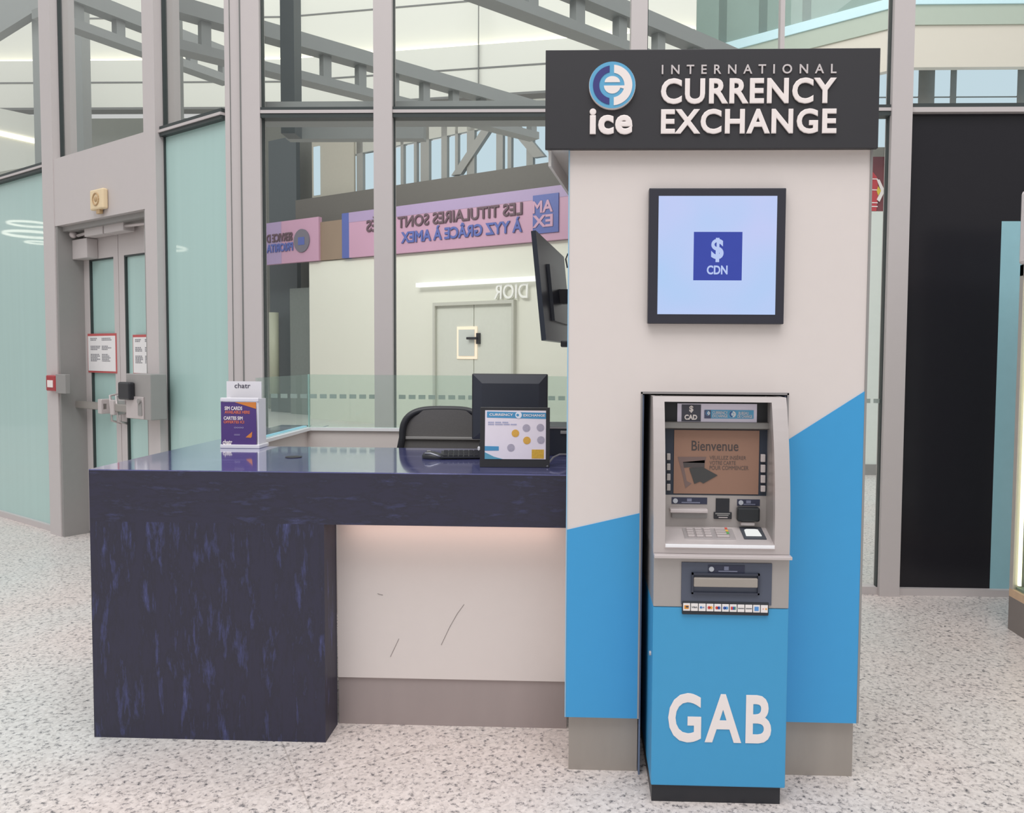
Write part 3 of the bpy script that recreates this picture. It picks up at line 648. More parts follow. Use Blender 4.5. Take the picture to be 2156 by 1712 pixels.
# sign
SX0, SX1, SZ0, SZ1, SY = -.085, 1.061, 2.2505, 2.589, -.04
sg = thing('fascia_sign', (.49, .3, SZ0), 'black fascia sign with white currency exchange lettering on top of the tower', 'sign')
SL2 = .105
MB().prism([(SX0+.003, SY+.02), (SX1-.003, SY+.02), (SX1-.003, D_+.02), (SX0+SL2, D_+.02)], 'z', SZ0+.006, SZ1-.004).build('sign_box', mat('return_grey', (214, 212, 210), .5), sg)
MB().box(SX0, SX1, SY, SY+.02, SZ0, SZ1, .002).build('sign_face', BLACK, sg)
# slanting support plate under the sign's left side
MB().prism([(SX0+.01, 0), (SX0+.02, 0), (SX0+.02+.09, .75), (SX0+.01+.09, .75)], 'z', SZ0-.05, SZ0+.005).build('side_return', mat('return_grey', (214, 212, 210), .5), sg)
ytext('letter', 'INTERNATIONAL', mat('letter_grey', (206, 198, 198), .4), sg, 1393, 1761, 135, 157, SY-.001, .004, space=2.0, bold=.014, split=True)
ytext('letter', 'CURRENCY', LETTER, sg, 1391, 1761, 164, 220, SY-.001, .007, bold=.03, space=1.1, split=True)
ytext('letter', 'EXCHANGE', LETTER, sg, 1391, 1761, 229, 283, SY-.001, .007, bold=.03, space=1.1, split=True)
ytext('letter', 'ice', LETTER, sg, 1241, 1332, 229, 284, SY-.001, .007, bold=.04, space=1.08, split=True)
c = ony(1289, 180.5, SY-.01); r_ = ony(1338, 180, SY-.01).x-c.x
emblem(sg, c.x, c.z, r_, SY-.014, .014)

# wall screen on the tower
ts = thing('information_screen', (.515, -.02, 1.645), 'square black framed screen showing the CDN dollar tile, mounted on the tower', 'screen')
x0, x1, z0, z1 = .2795, .754, 1.646, 2.118
MB().box(x0, x1, -.03, -.001, z0, z1, .003).build('screen_frame', mat('frame_black', (50, 50, 60), .35), ts)
gx0, gx1, gz0, gz1 = .313, .723, 1.679, 2.09
pm = bpy.data.materials.new('lit_screen'); pm.use_nodes = True; n = pm.node_tree.nodes; l = pm.node_tree.links; n.clear()
o_ = n.new('ShaderNodeOutputMaterial'); em = n.new('ShaderNodeEmission'); gl = n.new('ShaderNodeBsdfGlossy'); gl.inputs['Roughness'].default_value = .15
ad = n.new('ShaderNodeMixShader'); ad.inputs[0].default_value = .05; tcn = n.new('ShaderNodeTexCoord'); nz = n.new('ShaderNodeTexNoise'); nz.inputs['Scale'].default_value = 2.2; nz.inputs['Detail'].default_value = 2
rr = n.new('ShaderNodeValToRGB'); rr.color_ramp.elements[0].position = .35; rr.color_ramp.elements[0].color = srgb(178, 208, 248); rr.color_ramp.elements[1].position = .62; rr.color_ramp.elements[1].color = srgb(198, 206, 248)
l.new(tcn.outputs['Object'], nz.inputs['Vector']); l.new(nz.outputs[0], rr.inputs[0]); l.new(rr.outputs[0], em.inputs[0]); em.inputs[1].default_value = 1.0
l.new(em.outputs[0], ad.inputs[1]); l.new(gl.outputs[0], ad.inputs[2]); l.new(ad.outputs[0], o_.inputs[0]); MATS['lit_screen'] = pm
lcd = MB().box(gx0, gx1, -.032, -.030, gz0, gz1).build('display', pm, ts)
MB().box(.4365, .6045, -.034, -.032, 1.7975, 1.9655).build('currency_tile', mat('tile_blue', (42, 56, 140), .4, emit=(44, 62, 150), estr=.45), lcd)
TL = emis('tile_letters', (190, 206, 248), .95)
ytext('tile_symbol', '$', TL, lcd, 1497, 1524, 501, 552, -.0345, .001, bold=.035)
ytext('tile_lettering', 'CDN', TL, lcd, 1488, 1532, 559, 578, -.0345, .001, bold=.03)

# ================================================================ CASH MACHINE
am = thing('cash_machine', (.52, .08, 0), 'silver and blue cash machine lettered GAB, standing in the tower niche', 'cash machine')
AX0, AX1, AY = .2975, .7515, -.179
MB().box(AX0+.004, AX1-.012, AY+.012, .38, 0, .062).build('base', DARK, am)
cab = MB().box(AX0, AX1+.002, AY, .38, .062, .683, .004).build('lower_cabinet', BLUED, am)
ytext('letter', 'GAB', LETTER, cab, 1406, 1625, 1463, 1562, AY-.0005, .002, bold=.024, space=1.14, split=True)
MB().cyl((AX0-.006, AY+.06, .50), (AX0+.002, AY+.06, .50), .008).build('lock', SILVERL, cab)
mf = MB().box(AX0, AX1+.001, AY-.002, .38, .684, .862, .003).build('dispenser_fascia', SILVER, am)
MB().box(AX0-.001, AX1+.003, AY-.03, AY+.02, .856, .867, .002).build('ledge_strip', SILVERL, am)
dp = ybox(MB(), 1434, 1626, 1187, 1272, AY-.007, .006, .001).build('dispenser_panel', mat('panel_slate', (82, 88, 104), .45), mf)
def fr(mb, px0, px1, py0, py1, y, t, dpt=.004):
    a = ony(px0, py1, y); b = ony(px1, py0, y)
    mb.box(a.x, b.x, y, y+dpt, a.z, a.z+t).box(a.x, b.x, y, y+dpt, b.z-t, b.z).box(a.x, a.x+t, y, y+dpt, a.z, b.z).box(b.x-t, b.x, y, y+dpt, a.z, b.z); return mb
fr(MB(), 1456, 1600, 1209, 1251, AY-.016, .006, .009).build('slot_surround', mat('slate_dark', (58, 62, 76), .4), dp)
ybox(MB(), 1461, 1596, 1219, 1236, AY-.022, .015, .003).build('cash_flap', mat('flap_tan', (166, 158, 150), .4, metal=.2), dp)
def label_strip(parent, px0, px1, py0, py1, y, cxp, txt=True):
    L_ = ybox(MB(), px0, px1, py0, py1, y-.002, .002).build('label_strip', mat('label_navy', (48, 52, 74), .4), parent)
    c = ony(cxp, (py0+py1)/2, y-.003); MB().cyl((c.x, y-.004, c.z), (c.x, y-.002, c.z), .0085, seg=20).build('guide_dot', mat('dot_grey', (186, 190, 198), .4), L_)
    m1 = px0+(px1-px0)*.5
    ybox(MB(), m1-5, m1+5, py0+2, py1-5, y-.0035, .0015).build('pictogram', mat('picto_grey', (120, 124, 146), .4), L_)
    ybox(MB(), px0+(px1-px0)*.28, px0+(px1-px0)*.8, py1-3.6, py1-1.8, y-.0035, .0015).build('caption_line', MATS['picto_grey'], L_)
label_strip(dp, 1491, 1568, 1191, 1206, AY-.007, 1498)
# strip of card logos
cs = ybox(MB(), 1436, 1619, 1269, 1294, AY-.010, .009, .003).build('card_logo_strip', mat('strip_black', (40, 44, 52), .4), mf)
LC = {'o': (226, 150, 52), 'b': (44, 84, 168), 'r': (206, 66, 56), 'k': (70, 74, 84), 'g': (60, 140, 110), 'y': (240, 170, 70), 's': (90, 150, 214)}
for i in range(11):
    a = 1438.3+i*16.35; y0p = 1270.5+i*.42
    t_ = ybox(MB(), a, a+15, y0p, y0p+15.5, AY-.0125, .0025, .0008).build('card_tile', mat('tile_white', (240, 234, 232), .4), cs)
    c = ony(a+7.5, y0p+7.8, AY-.013); yy = AY-.0135
    def dot(dx, k, r=.0036): MB().cyl((c.x+dx, yy, c.z), (c.x+dx, yy+.001, c.z), r, seg=16).build('card_mark', mat('logo_'+k, LC[k], .4), t_)
    def word(s, k, w=.02, h=.005): text('card_mark', s, mat('logo_'+k, LC[k], .4), t_, Vector((c.x-w/2, yy+.001, c.z-h/2)), X, Z, -Y, w, h, .001, bold=.02)
    if i == 0: MB().box(c.x-.008, c.x+.007, yy, yy+.001, c.z-.006, c.z+.006).build('card_mark', mat('logo_o', LC['o'], .4), t_); MB().box(c.x-.003, c.x+.006, yy-.001, yy, c.z-.001, c.z+.004).build('card_mark', mat('logo_k', LC['k'], .4), t_)
    elif i == 1: word('VISA', 'k')
    elif i == 2: dot(-.004, 's', .004); word('PLUS', 'b', .014, .004)
    elif i == 3: dot(-.003, 'r', .005); dot(.004, 'y', .005)
    elif i == 4: dot(-.003, 'r', .005); dot(.004, 'b', .005)
    elif i == 5: dot(-.003, 'b', .005); dot(.004, 's', .005)
    elif i == 6: MB().box(c.x-.008, c.x-.002, yy, yy+.001, c.z-.005, c.z+.005).build('card_mark', mat('logo_r', LC['r'], .4), t_); MB().box(c.x-.002, c.x+.003, yy, yy+.001, c.z-.005, c.z+.005).build('card_mark', mat('logo_b', LC['b'], .4), t_); MB().box(c.x+.003, c.x+.008, yy, yy+.001, c.z-.005, c.z+.005).build('card_mark', mat('logo_g', LC['g'], .4), t_)
    elif i in (7, 8): word('ooooo', 'k', .02, .003)
    elif i == 9: MB().box(c.x-.007, c.x+.007, yy, yy+.001, c.z-.007, c.z+.007).build('card_mark', mat('logo_s', LC['s'], .4), t_)
    else: dot(.006, 'y', .003); dot(-.004, 'r', .0015)
# upper head
yf = lambda z: AY-.004+.085*max(0, (z-.93)/.46)**2.0
OZ0, OZ1 = .898, 1.375; OX0 = .3345; OX1 = .7005
hd = MB()
hd.plate(AX0-.002, OX0, .868, 1.392, yf, .03).plate(OX1, AX1, .868, 1.392, yf, .03)
hd.plate(OX0, OX1, .868, OZ0, yf, .03, 3).plate(OX0, OX1, OZ1, 1.392, yf, .03, 3)
hd.build('head_bezel', mat('bezel_grey', (196, 188, 186), .38, metal=.25, vary=.03), am, smooth=False)
# side cheeks, roof and floor of the screen recess
HB = .0
hs = MB()
zs = [.868+(1.392-.868)*i/14 for i in range(15)]
for (xa, xb) in ((AX0-.001, AX0+.012), (AX1-.013, AX1-.001)):
    hs.prism([(yf(z)+.029, z) for z in zs]+[(.38, 1.392), (.38, .868)], 'x', xa, xb)
hs.prism([(yf(z)+.029, z) for z in zs]+[(HB, 1.392), (HB, .868)], 'x', OX1, OX1+.004)
hs.prism([(yf(z)+.029, z) for z in zs]+[(HB, 1.392), (HB, .868)], 'x', OX0-.004, OX0)
hs.box(AX0+.012, AX1-.013, yf(1.38)+.03, .38, 1.382, 1.391)
hs.box(AX0+.012, AX1-.013, HB, .02, .868, 1.382)
hs.build('head_housing', SILVER, am)
YI = -.050      # plane of the lit sign and screen
MB().box(OX0, OX1, YI+.006, HB, ony(1500, 896, YI).z, OZ1+.006).build('top_recess', mat('recess_black', (34, 36, 40), .4), am)
tp = ybox(MB(), 1426, 1594, 851, 888, YI, .006).build('topper_sign', mat('topper_lilac', (204, 196, 208), .4, emit=(190, 184, 200), estr=.2), am)
ybox(MB(), 1435, 1476, 852, 887, YI-.002, .002).build('topper_tile', mat('tile_slate', (78, 78, 90), .4), tp)
ytext('topper_lettering', '$', LETTER, tp, 1451, 1460, 854, 869, YI-.003, .001, bold=.04)
ytext('topper_lettering', 'CAD', LETTER, tp, 1441, 1468, 873, 884, YI-.003, .001, bold=.05)
bb_ = ybox(MB(), 1483, 1587, 864, 881, YI-.002, .002).build('topper_bar', EBLUE, tp)
ybox(MB(), 1483, 1497, 864, 881, YI-.003, .001).build('topper_emblem_tile', mat('tile_slate2', (84, 90, 120), .4), bb_)
c = ony(1490, 871, YI); emblem(bb_, c.x, c.z+.002, .008, YI-.0045, .0015); c = ony(1542, 872, YI); emblem(bb_, c.x, c.z, .0125, YI-.0045, .0015)
for s_, a_, b_, c_, d_ in (('CURRENCY', 1500, 1532, 866, 872), ('EXCHANGE', 1500, 1532, 873, 879), ('BUREAU', 1555, 1576, 867, 873), ('DE CHANGE', 1553, 1584, 874, 880)):
    ytext('topper_lettering', s_, LETTER, bb_, a_, b_, c_, d_, YI-.003, .001)
a = ony(1404, 902, YI); b = ony(1617, 889, YI)
MB().prism([(YI-.03, a.z+.004), (YI+.01, a.z-.004), (YI+.01, b.z), (YI-.02, b.z-.002)], 'x', OX0, OX1).build('light_shelf', mat('shelf_grey', (104, 101, 97), .5), am)
sb = MB(); zb0 = ony(1500, 1043, YI).z; zb1 = ony(1500, 902, YI).z; sb.box(OX0, OX1, YI, HB, zb0, zb1)
bez = sb.build('screen_bezel', DARKN, am)
scr = ybox(MB(), 1418, 1599, 907, 1039, YI-.003, .003)
SCR = mat('screen_brown', (140, 108, 92), .3, vary=.05, scale=(1, 1, 2), emit=(150, 112, 92), estr=.1)
scr = scr.build('screen', SCR, bez)
SI = mat('screen_ink', (74, 66, 66), .4); SI2 = mat('screen_ink_soft', (96, 82, 78), .4)
ytext('screen_lettering', 'Bienvenue', SI, scr, 1456, 1555, 929, 949, YI-.0035, .0005, bold=.008)
for s_, b_, c_ in (('VEUILLEZ INSÉRER', 1571, 958.5), ('VOTRE CARTE', 1549, 971), ('POUR COMMENCER', 1576, 981.5)):
    ytext('screen_lettering', s_, SI2, scr, 1494, b_, c_, c_+(9 if 'É' in s_ else 7.5), YI-.0035, .0005)
def py_(mb, pts, y=YI-.004, th=.0008): return mb.prism([(ony(a, b, y).x, ony(a, b, y).z) for a, b in pts], 'y', y, y+th)
py_(MB(), [(1427, 962), (1487, 962), (1484, 975), (1438, 974), (1446, 1013), (1456, 1018), (1443, 1028), (1437, 1000)]).build('slot_picture', mat('pic_mauve', (118, 98, 94), .4), scr)
py_(MB(), [(1438, 973), (1484, 969), (1483, 990), (1450, 984), (1440, 985)]).build('slot_picture', mat('pic_dark', (78, 72, 72), .4), scr)
py_(MB(), [(1451, 986), (1480, 984), (1511, 1001), (1481, 1018), (1474, 1014), (1462, 1019)], YI-.005).build('card_picture', mat('pic_card', (66, 66, 66), .4), scr)
for k in range(4):
    ybox(MB(), 1404, 1412, 955+k*21.4, 969+k*21.4, YI-.012, .012, .002).build('side_button', SILVER, bez)
    ybox(MB(), 1602, 1612, 957+k*22, 973+k*22-(3 if k == 3 else 0), YI-.012, .012, .002).build('side_button', SILVERL, bez)
# reader panel
zk0 = ony(1500, 1110, YI).z
rp_ = MB().box(OX0, OX1, YI, HB, .87, zb0).build('reader_panel', SILVER, am)
label_strip(rp_, 1414, 1489, 1048, 1061, YI, 1422); label_strip(rp_, 1552, 1600, 1052, 1065, YI, 1560)
ybox(MB(), 1411, 1491, 1073, 1080, YI-.03, .03, .003).build('receipt_lip', SILVERL, rp_)
ybox(MB(), 1414, 1489, 1080, 1091, YI-.012, .012, .003).build('receipt_slot', GREYP, rp_)
ybox(MB(), 1507, 1536, 1050, 1080, YI-.004, .004).build('camera_window', mat('window_black', (38, 40, 46), .2), rp_)
nb = ybox(MB(), 1503, 1541, 1079, 1093, YI-.008, .008, .002).build('small_placard', DARK, rp_)
for a_, b_, c_ in ((1506, 1537, 1081), (1510, 1534, 1084.5), (1513, 1532, 1089)):
    ybox(MB(), a_, b_, c_, c_+1.6, YI-.009, .001).build('placard_line', SILVERL if c_ > 1088 else GREYP, nb)
ybox(MB(), 1553, 1601, 1070, 1099, YI-.03, .03, .006).build('card_reader', mat('reader_black', (34, 38, 42), .3), rp_)
ybox(MB(), 1560, 1590, 1100, 1107, YI-.02, .02, .003).build('reader_chin', SILVERL, rp_)
# sloping keypad shelf
KZ0, KZ1, KY0, KY1 = .899, zk0, yf(.9)-.004, YI
MB().prism([(KY0, KZ0), (KY1, KZ1), (KY1, .872), (KY0+.02, .872), (KY0, KZ0-.012)], 'x', OX0-.001, OX1+.001).build('keypad_shelf', mat('shelf_bright', (214, 206, 205), .35, metal=.3), am)
MB().box(OX0+.001, OX1-.001, KY0-.004, KY0+.003, KZ0-.010, KZ0+.001, .0015).build('shelf_edge', CAPW, am)
kn = Vector((0, -(KZ1-KZ0), (KY1-KY0))).normalized(); kd = Vector((0, KY1-KY0, KZ1-KZ0)).normalized(); kp = Vector((0, KY0, KZ0))
KM = Matrix(((1, 0, 0, 0), (0, kd.y, kn.y, KY0), (0, kd.z, kn.z, KZ0), (0, 0, 0, 1)))
def onk(px, py): q = onpl(px, py, kp, kn); return q.x, (q-kp).dot(kd)
x0, v0 = onk(1442, 1135); x1, v1 = onk(1538, 1108)[0], onk(1490, 1106)[1]
v1 = min(v1, .125)
kpd = MB(KM).box(x0, x1, v0, v1, 0, .003, .001).build('keypad', mat('keypad_silver', (192, 186, 186), .35, metal=.4), am)
kw = (x1-x0)
for r_i in range(4):
    vv = v0+(v1-v0)*(.1+.22*r_i)
    for c_i in range(3):
        xx = x0+kw*(.07+.17*c_i)
        MB(KM).box(xx, xx+kw*.13, vv, vv+(v1-v0)*.15, .003, .009, .0015).build('key', SILVERL, kpd)
    xx = x0+kw*.64
    MB(KM).box(xx, xx+kw*.24, vv, vv+(v1-v0)*.15, .003, .009, .0015).build('function_key', SILVERL, kpd)
    kc = ((200, 200, 200), (96, 176, 96), (236, 190, 70), (222, 96, 80))[r_i]
    if r_i: MB(KM).box(xx+kw*.20, xx+kw*.25, vv, vv+(v1-v0)*.14, .009, .0105).build('key_mark', mat('key_col%d' % r_i, kc, .4), kpd)
xa, va = onk(1567, 1136); xb, vb = onk(1602, 1112)
cr_ = MB(KM).box(xa, xb, va, vb, 0, .004, .001).build('contactless_pad', mat('pad_slate', (74, 78, 86), .4), am)
xa, va = onk(1571, 1131); xb, vb = onk(1597, 1118)
MB(KM).prism([(xa, va), (xb, va), (xb-.004, vb-.003), (xb-.014, vb), (xa+.010, vb), (xa+.002, vb-.006)], 'z', .004, .007).build('lit_pad', emis('pad_white', (250, 252, 250), .9), cr_)

# ================================================================ COUNTER
CX0, CY0, CT = -1.880, .19, 1.074
ct = thing('service_counter', (-1.0, .6, 0), 'dark blue marbled service counter with block leg, left of the tower', 'counter')
WX = -1.575         # outer side of the low screen wall
YW = YB-.13
top = MB().prism([(CX0, CY0), (-.001, CY0), (-.001, 1.02), (WX-.0, 1.02), (WX-.0, YW), (CX0, YW)], 'z', CT-.004, CT).build('counter_top', COUNTERT, ct)
MB().box(CX0, -.001, CY0, CY0+.045, .868, CT-.0042).box(CX0, CX0+.045, CY0+.045, YW, .868, CT-.0042).build('fascia_beam', COUNTERB, ct)
MB().box(CX0, -.9485, CY0, .345, 0, .868).build('leg_block', COUNTERL, ct)
MB().box(CX0, CX0+.16, .345, YW, .002, .868).build('side_panel', COUNTERL, ct)
fp = MB().box(-.945, -.001, .345, .37, .2, .868).build('front_panel', WHITEP, ct)
MB().box(-.945, -.001, .355, .39, 0, .2).build('kick_plate', mat('kick_steel', (166, 154, 152), .4, metal=.15, vary=.12, scale=(2, 2, .5)), ct)
def scuff(pts, name='scuff_mark'):
    pl = [ony(a, b, .344) for a, b in pts]
    MB().tube(pl, .0011, 5).build(name, mat('scuff_grey', (150, 142, 140), .8), fp)
scuff([(795, 1250), (800, 1252), (806, 1253)]); scuff([(840, 1345), (830, 1366), (822, 1383)]); scuff([(977, 1273), (963, 1292), (947, 1320), (929, 1358)])
c = onz(618, 963, CT)
MB().cyl((c.x, c.y, CT-.001), (c.x, c.y, CT+.003), .036, seg=28).build('cable_grommet', DARK, top)
MB().box(-.93, -.02, .26, .30, .862, .8675).build('under_light', emis('strip_pink', (255, 206, 190), .8), ct)
# pink strip lamp's own light under the counter edge
area('under_counter_lamp', (-.47, .28, .855), (-.47, .36, .5), .85, .03, .35, (1, .72, .62))

# low screen walls around the staff side
lw = thing('screen_wall', (-1.0, 1.6, 0), 'low white wall with glass screen around the staff side of the counter', 'partition')
RY = 1.76
MB().box(WX+.005, WX+.02, 1.021, RY, .0, 1.085).box(WX+.02, .10, RY, RY+.02, 0, 1.085).build('wall_panel', WHITEP, lw)
MB().box(WX-.0, WX+.045, 1.021, RY+.04, 1.085, 1.102).box(WX+.045, .10, RY-.015, RY+.04, 1.085, 1.102).build('wall_cap', CAPW, lw)
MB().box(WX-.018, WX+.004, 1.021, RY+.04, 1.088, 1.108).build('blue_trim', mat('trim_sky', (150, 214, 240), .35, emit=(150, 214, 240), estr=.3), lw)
MB().box(WX+.016, WX+.026, 1.03, RY+.01, 1.102, 1.412).build('glass_screen', LOWG, lw)
MB().box(WX+.028, .10, RY+.004, RY+.014, 1.102, 1.412).build('glass_screen', LOWG, lw)
MB().box(WX+.0265, WX+.031, RY+.0, RY+.018, 1.102, 1.413).build('glass_edge', mat('glass_edge', (168, 206, 198), .3), lw)

# ---- things on the counter
# brochure display
DZ = CT
bx0, bz0_ = onz(465, 943, CT).x, CT
by = onz(465, 944, CT).y
bs = thing('brochure_holder', (onz(505, 943, CT).x, by+.06, CT), 'white plastic holder with purple SIM card leaflet on the counter', 'brochure holder')
def yb_(px, py, y=by): q = ony(px, py, y); return q.x, q.z
xa, xb = yb_(463, 943)[0], yb_(546, 943)[0]
PW = mat('holder_white', (238, 236, 240), .35, vary=.01)
ztop = ony(505, 838, by).z; yb2 = by+.1
zbk = ony(505, 803, yb2).z; xbk0, xbk1 = ony(477, 820, yb2).x, ony(546, 820, yb2).x
MB().box(xa, xb, by, yb2+.02, CT, CT+.018, .003).build('holder_base', PW, bs)
MB().box(xbk0, xbk1+.01, yb2, yb2+.006, CT+.018, zbk).box(xb-.012, xb-.006, by+.01, yb2, CT+.018, ztop-.005).box(xa+.003, xa+.009, by+.01, yb2, CT+.018, ztop-.005).build('holder_back', PW, bs)
MB().box(xa+.002, xb-.004, by+.004, by+.018, ztop-.018, ztop, .003).build('holder_lip', PW, bs)
PUR = mat('leaflet_purple', (88, 64, 128), .45, vary=.03); ORG = mat('leaflet_orange', (228, 140, 66), .45)
q0 = ony(466, 936, by+.008); q1 = ony(539, 847, by+.008)
lf_ = MB().box(q0.x, q1.x, by+.008, by+.011, q0.z, q1.z).build('leaflet', PUR, bs)
def pp_(pts, y, m_, nm, par): return MB().prism([(ony(a, b, y).x, ony(a, b, y).z) for a, b in pts], 'y', y, y+.0008).build(nm, m_, par)
pp_([(494, 847), (539, 847), (539, 861)], by+.007, ORG, 'orange_wedge', lf_)
pp_([(517, 921), (531, 909), (530, 920), (528, 922)], by+.007, ORG, 'orange_wedge', lf_)
OR2 = mat('leaflet_coral', (222, 118, 96), .5)
for s_, m_, a_, b_, c_, d_ in (('SIM CARDS', LETTER, 473, 510, 856, 863.5), ('AVAILABLE HERE', OR2, 473, 526, 865, 871), ('CARTES SIM', LETTER, 471, 511, 877, 884), ('OFFERTES ICI', OR2, 471, 514, 886, 891.5), ('chatr', LETTER, 469, 489, 926, 936)):
    ytext('leaflet_lettering', s_, m_, lf_, a_, b_, c_, d_, by+.0072, .0006, bold=.035)
for a_, b_, c_ in ((493, 513, 899), (493, 505, 914)): ytext('leaflet_line', 'oooo', mat('leaflet_soft', (180, 168, 204), .5), lf_, a_, b_, c_, c_+3, by+.0072, .0005)
ytext('holder_lettering', 'chatr', mat('print_dark', (70, 66, 84), .5), bs, 494, 527, 807, 817, yb2-.001, .001)

# framed coin notice
fy = onz(1010, 984, CT).y
cf = thing('countertop_notice', (onz(1083, 984, CT).x, fy+.02, CT), 'black framed currency exchange notice with printed coins, leaning on the counter', 'notice')
LEAN = .10; BW = mat('frame_matt_black', (44, 44, 48), .35)
a, b = ony(1010, 984, fy), ony(1158, 984, fy); z1 = ony(1083, 857, fy+.03).z
FM = Matrix.Translation((a.x, fy, CT)) @ Matrix.Rotation(.035, 4, 'Z') @ Matrix.Rotation(-LEAN, 4, 'X')
Wf = b.x-a.x-.002; Hf = (z1-CT)
MB(FM).box(0, Wf, 0, .018, 0, Hf, .002).build('frame', BW, cf)
sh = MB(FM).box(.020, Wf-.016, -.002, .0, .034, Hf-.013).build('printed_sheet', mat('sheet_white', (234, 226, 236), .4), cf)
sx0, sx1, sz0, sz1 = .020, Wf-.016, .034, Hf-.013; SWd, SHt = sx1-sx0, sz1-sz0
def sp(u, v): return (sx0+SWd*u, sz0+SHt*v)
def spoly(pts, m_, nm, y=-.003): return MB(FM).prism([sp(*p_) for p_ in pts], 'y', y, y+.001).build(nm, m_, sh)
spoly([(.03, .85), (1, .83), (1, .955), (.03, .975)], mat('sheet_blue', (76, 150, 196), .4), 'header_bar')
def stext(nm, s_, m_, u0, u1, v0_, v1_, y=-.0035, **k):
    O = FM @ Vector((sx0+SWd*u0, y, sz0+SHt*v0_))
    R_ = (FM.to_3x3() @ X); U_ = (FM.to_3x3() @ Z); N_ = (FM.to_3x3() @ -Y)
    text(nm, s_, m_, sh, O, R_, U_, N_, SWd*(u1-u0), SHt*(v1_-v0_), .0006, **k)
stext('sheet_lettering', 'CURRENCY', LETTER, .07, .46, .885, .935, bold=.02)
stext('sheet_lettering', 'EXCHANGE', LETTER, .63, .985, .875, .925, bold=.02)
def sdisc(u, v, r, m_, nm, y=-.003, th=.001):
    cx_, cz_ = sp(u, v); MB(FM).prism([(cx_+r*math.cos(t*math.pi/12), cz_+r*math.sin(t*math.pi/12)) for t in range(24)], 'y', y, y+th).build(nm, m_, sh)
sdisc(.55, .905, .0135, mat('sheet_white2', (226, 232, 244), .4), 'header_emblem', -.0045, .0008); sdisc(.535, .905, .0055, MATS['sheet_blue'], 'header_emblem', -.005, .0005)
SILC = mat('coin_silver', (176, 170, 186), .4, vary=.25, scale=(60, 60, 60)); GOLC = mat('coin_gold', (222, 172, 76), .4, vary=.25, scale=(60, 60, 60))
for u, v, m_ in ((.68, .64, SILC), (.91, .65, SILC), (.5, .53, GOLC), (.69, .385, GOLC), (.92, .395, SILC), (.43, .235, SILC)):
    sdisc(u, v, .0155, m_, 'printed_coin', -.0032, .0008); sdisc(u, v-.01, .0095, m_, 'printed_coin', -.0038, .0006)
spoly([(.77, .015), (.97, .015), (.97, .2), (.77, .2)], mat('leaf_gold', (214, 170, 60), .4, vary=.3, scale=(40, 40, 40)), 'gold_bar')
spoly([(0, .17), (.23, .175), (.23, .26), (0, .265)], MATS['sheet_blue'], 'corner_label')
spoly([(0, .0), (.3, 0), (.15, .05), (0, .14)], mat('sheet_teal', (92, 160, 186), .4), 'corner_wave')
stext('sheet_line', 'ooo ooo ooo', mat('line_blue', (120, 140, 190), .5), .05, .38, .74, .765)
stext('sheet_line', 'oooo ooooo oooo oooo', MATS['line_blue'], .05, .52, .70, .722)

# monitor seen from behind
MY = .86
mo = thing('computer_monitor', (ony(1070, 900, MY).x, MY, CT), 'large black computer monitor seen from behind, in front of the office chair', 'monitor')
a, b = ony(992, 975, MY), ony(1153, 788, MY)
z0m = ony(1070, 958, MY).z
MB().box(a.x, b.x, MY+.02, MY+.045, max(z0m, CT+.06), b.z, .006).build('screen_shell', DARK, mo)
zz0 = max(z0m, CT+.06)
MB().hexa([(a.x+.006, MY+.02, zz0+.005), (b.x-.006, MY+.02, zz0+.005), (b.x-.006, MY+.02, b.z-.005), (a.x+.006, MY+.02, b.z-.005)], [(a.x+.05, MY+.004, zz0+.04), (b.x-.04, MY+.004, zz0+.04), (b.x-.04, MY+.004, b.z-.045), (a.x+.05, MY+.004, b.z-.045)]).build('rear_cover', mat('monitor_slate', (52, 56, 66), .4), mo)
xc = (a.x+b.x)/2
MB().box(xc-.03, xc+.03, MY-.01, MY+.02, CT+.012, zz0+.12, .004).build('stand_neck', DARK, mo)
MB().box(xc-.12, xc+.12, MY-.07, MY+.11, CT+.001, CT+.013, .004).build('stand_base', DARK, mo)
# keyboard, mouse, terminal, cable
k0 = onz(930, 966, CT); 
kb = thing('keyboard', (k0.x+.17, k0.y, CT), 'thin black keyboard lying between the mouse and the framed notice', 'keyboard')
KB = Matrix.Translation((k0.x, k0.y-.03, CT+.001)) @ Matrix.Rotation(math.radians(8), 4, 'Z')
MB(KB).prism([(0, .004), (.13, .0), (.13, .020), (.12, .024), (0, .012)], 'x', 0, .36).build('keyboard_body', DARK, kb)
ks = MB(KB)
for r_i in range(5):
    for c_i in range(15): ks.box(.012+c_i*.0225, .030+c_i*.0225, .010+r_i*.0225, .028+r_i*.0225, .0135+r_i*.0022, .0185+r_i*.0022)
ks.build('key_rows', mat('key_black', (52, 52, 58), .4), kb, kind='stuff')
c = onz(913, 966, CT)
ms = thing('computer_mouse', (c.x, c.y, CT), 'small black computer mouse with silver edge on the counter', 'mouse')
def blob(cx_, cy_, sx_, sy_, sz_, z0_):
    mb = MB(); r = bmesh.ops.create_uvsphere(mb.bm, u_segments=20, v_segments=12, radius=1)
    for v in mb.bm.verts:
        z = max(v.co.z, -.25)
        v.co = Vector((cx_+v.co.x*sx_, cy_+v.co.y*sy_, z0_+(z+.25)*sz_*(1.0-.25*v.co.x)))
    return mb
blob(c.x, c.y, .052, .032, .026, CT).build('mouse_shell', DARK, ms, smooth=True)
MB().tube([(c.x-.035, c.y-.018, CT+.026), (c.x-.01, c.y-.024, CT+.027), (c.x+.02, c.y-.026, CT+.018), (c.x+.034, c.y-.022, CT+.012)], .0035).build('silver_edge', mat('mouse_silver', (168, 170, 176), .3, metal=.4), ms, smooth=True)
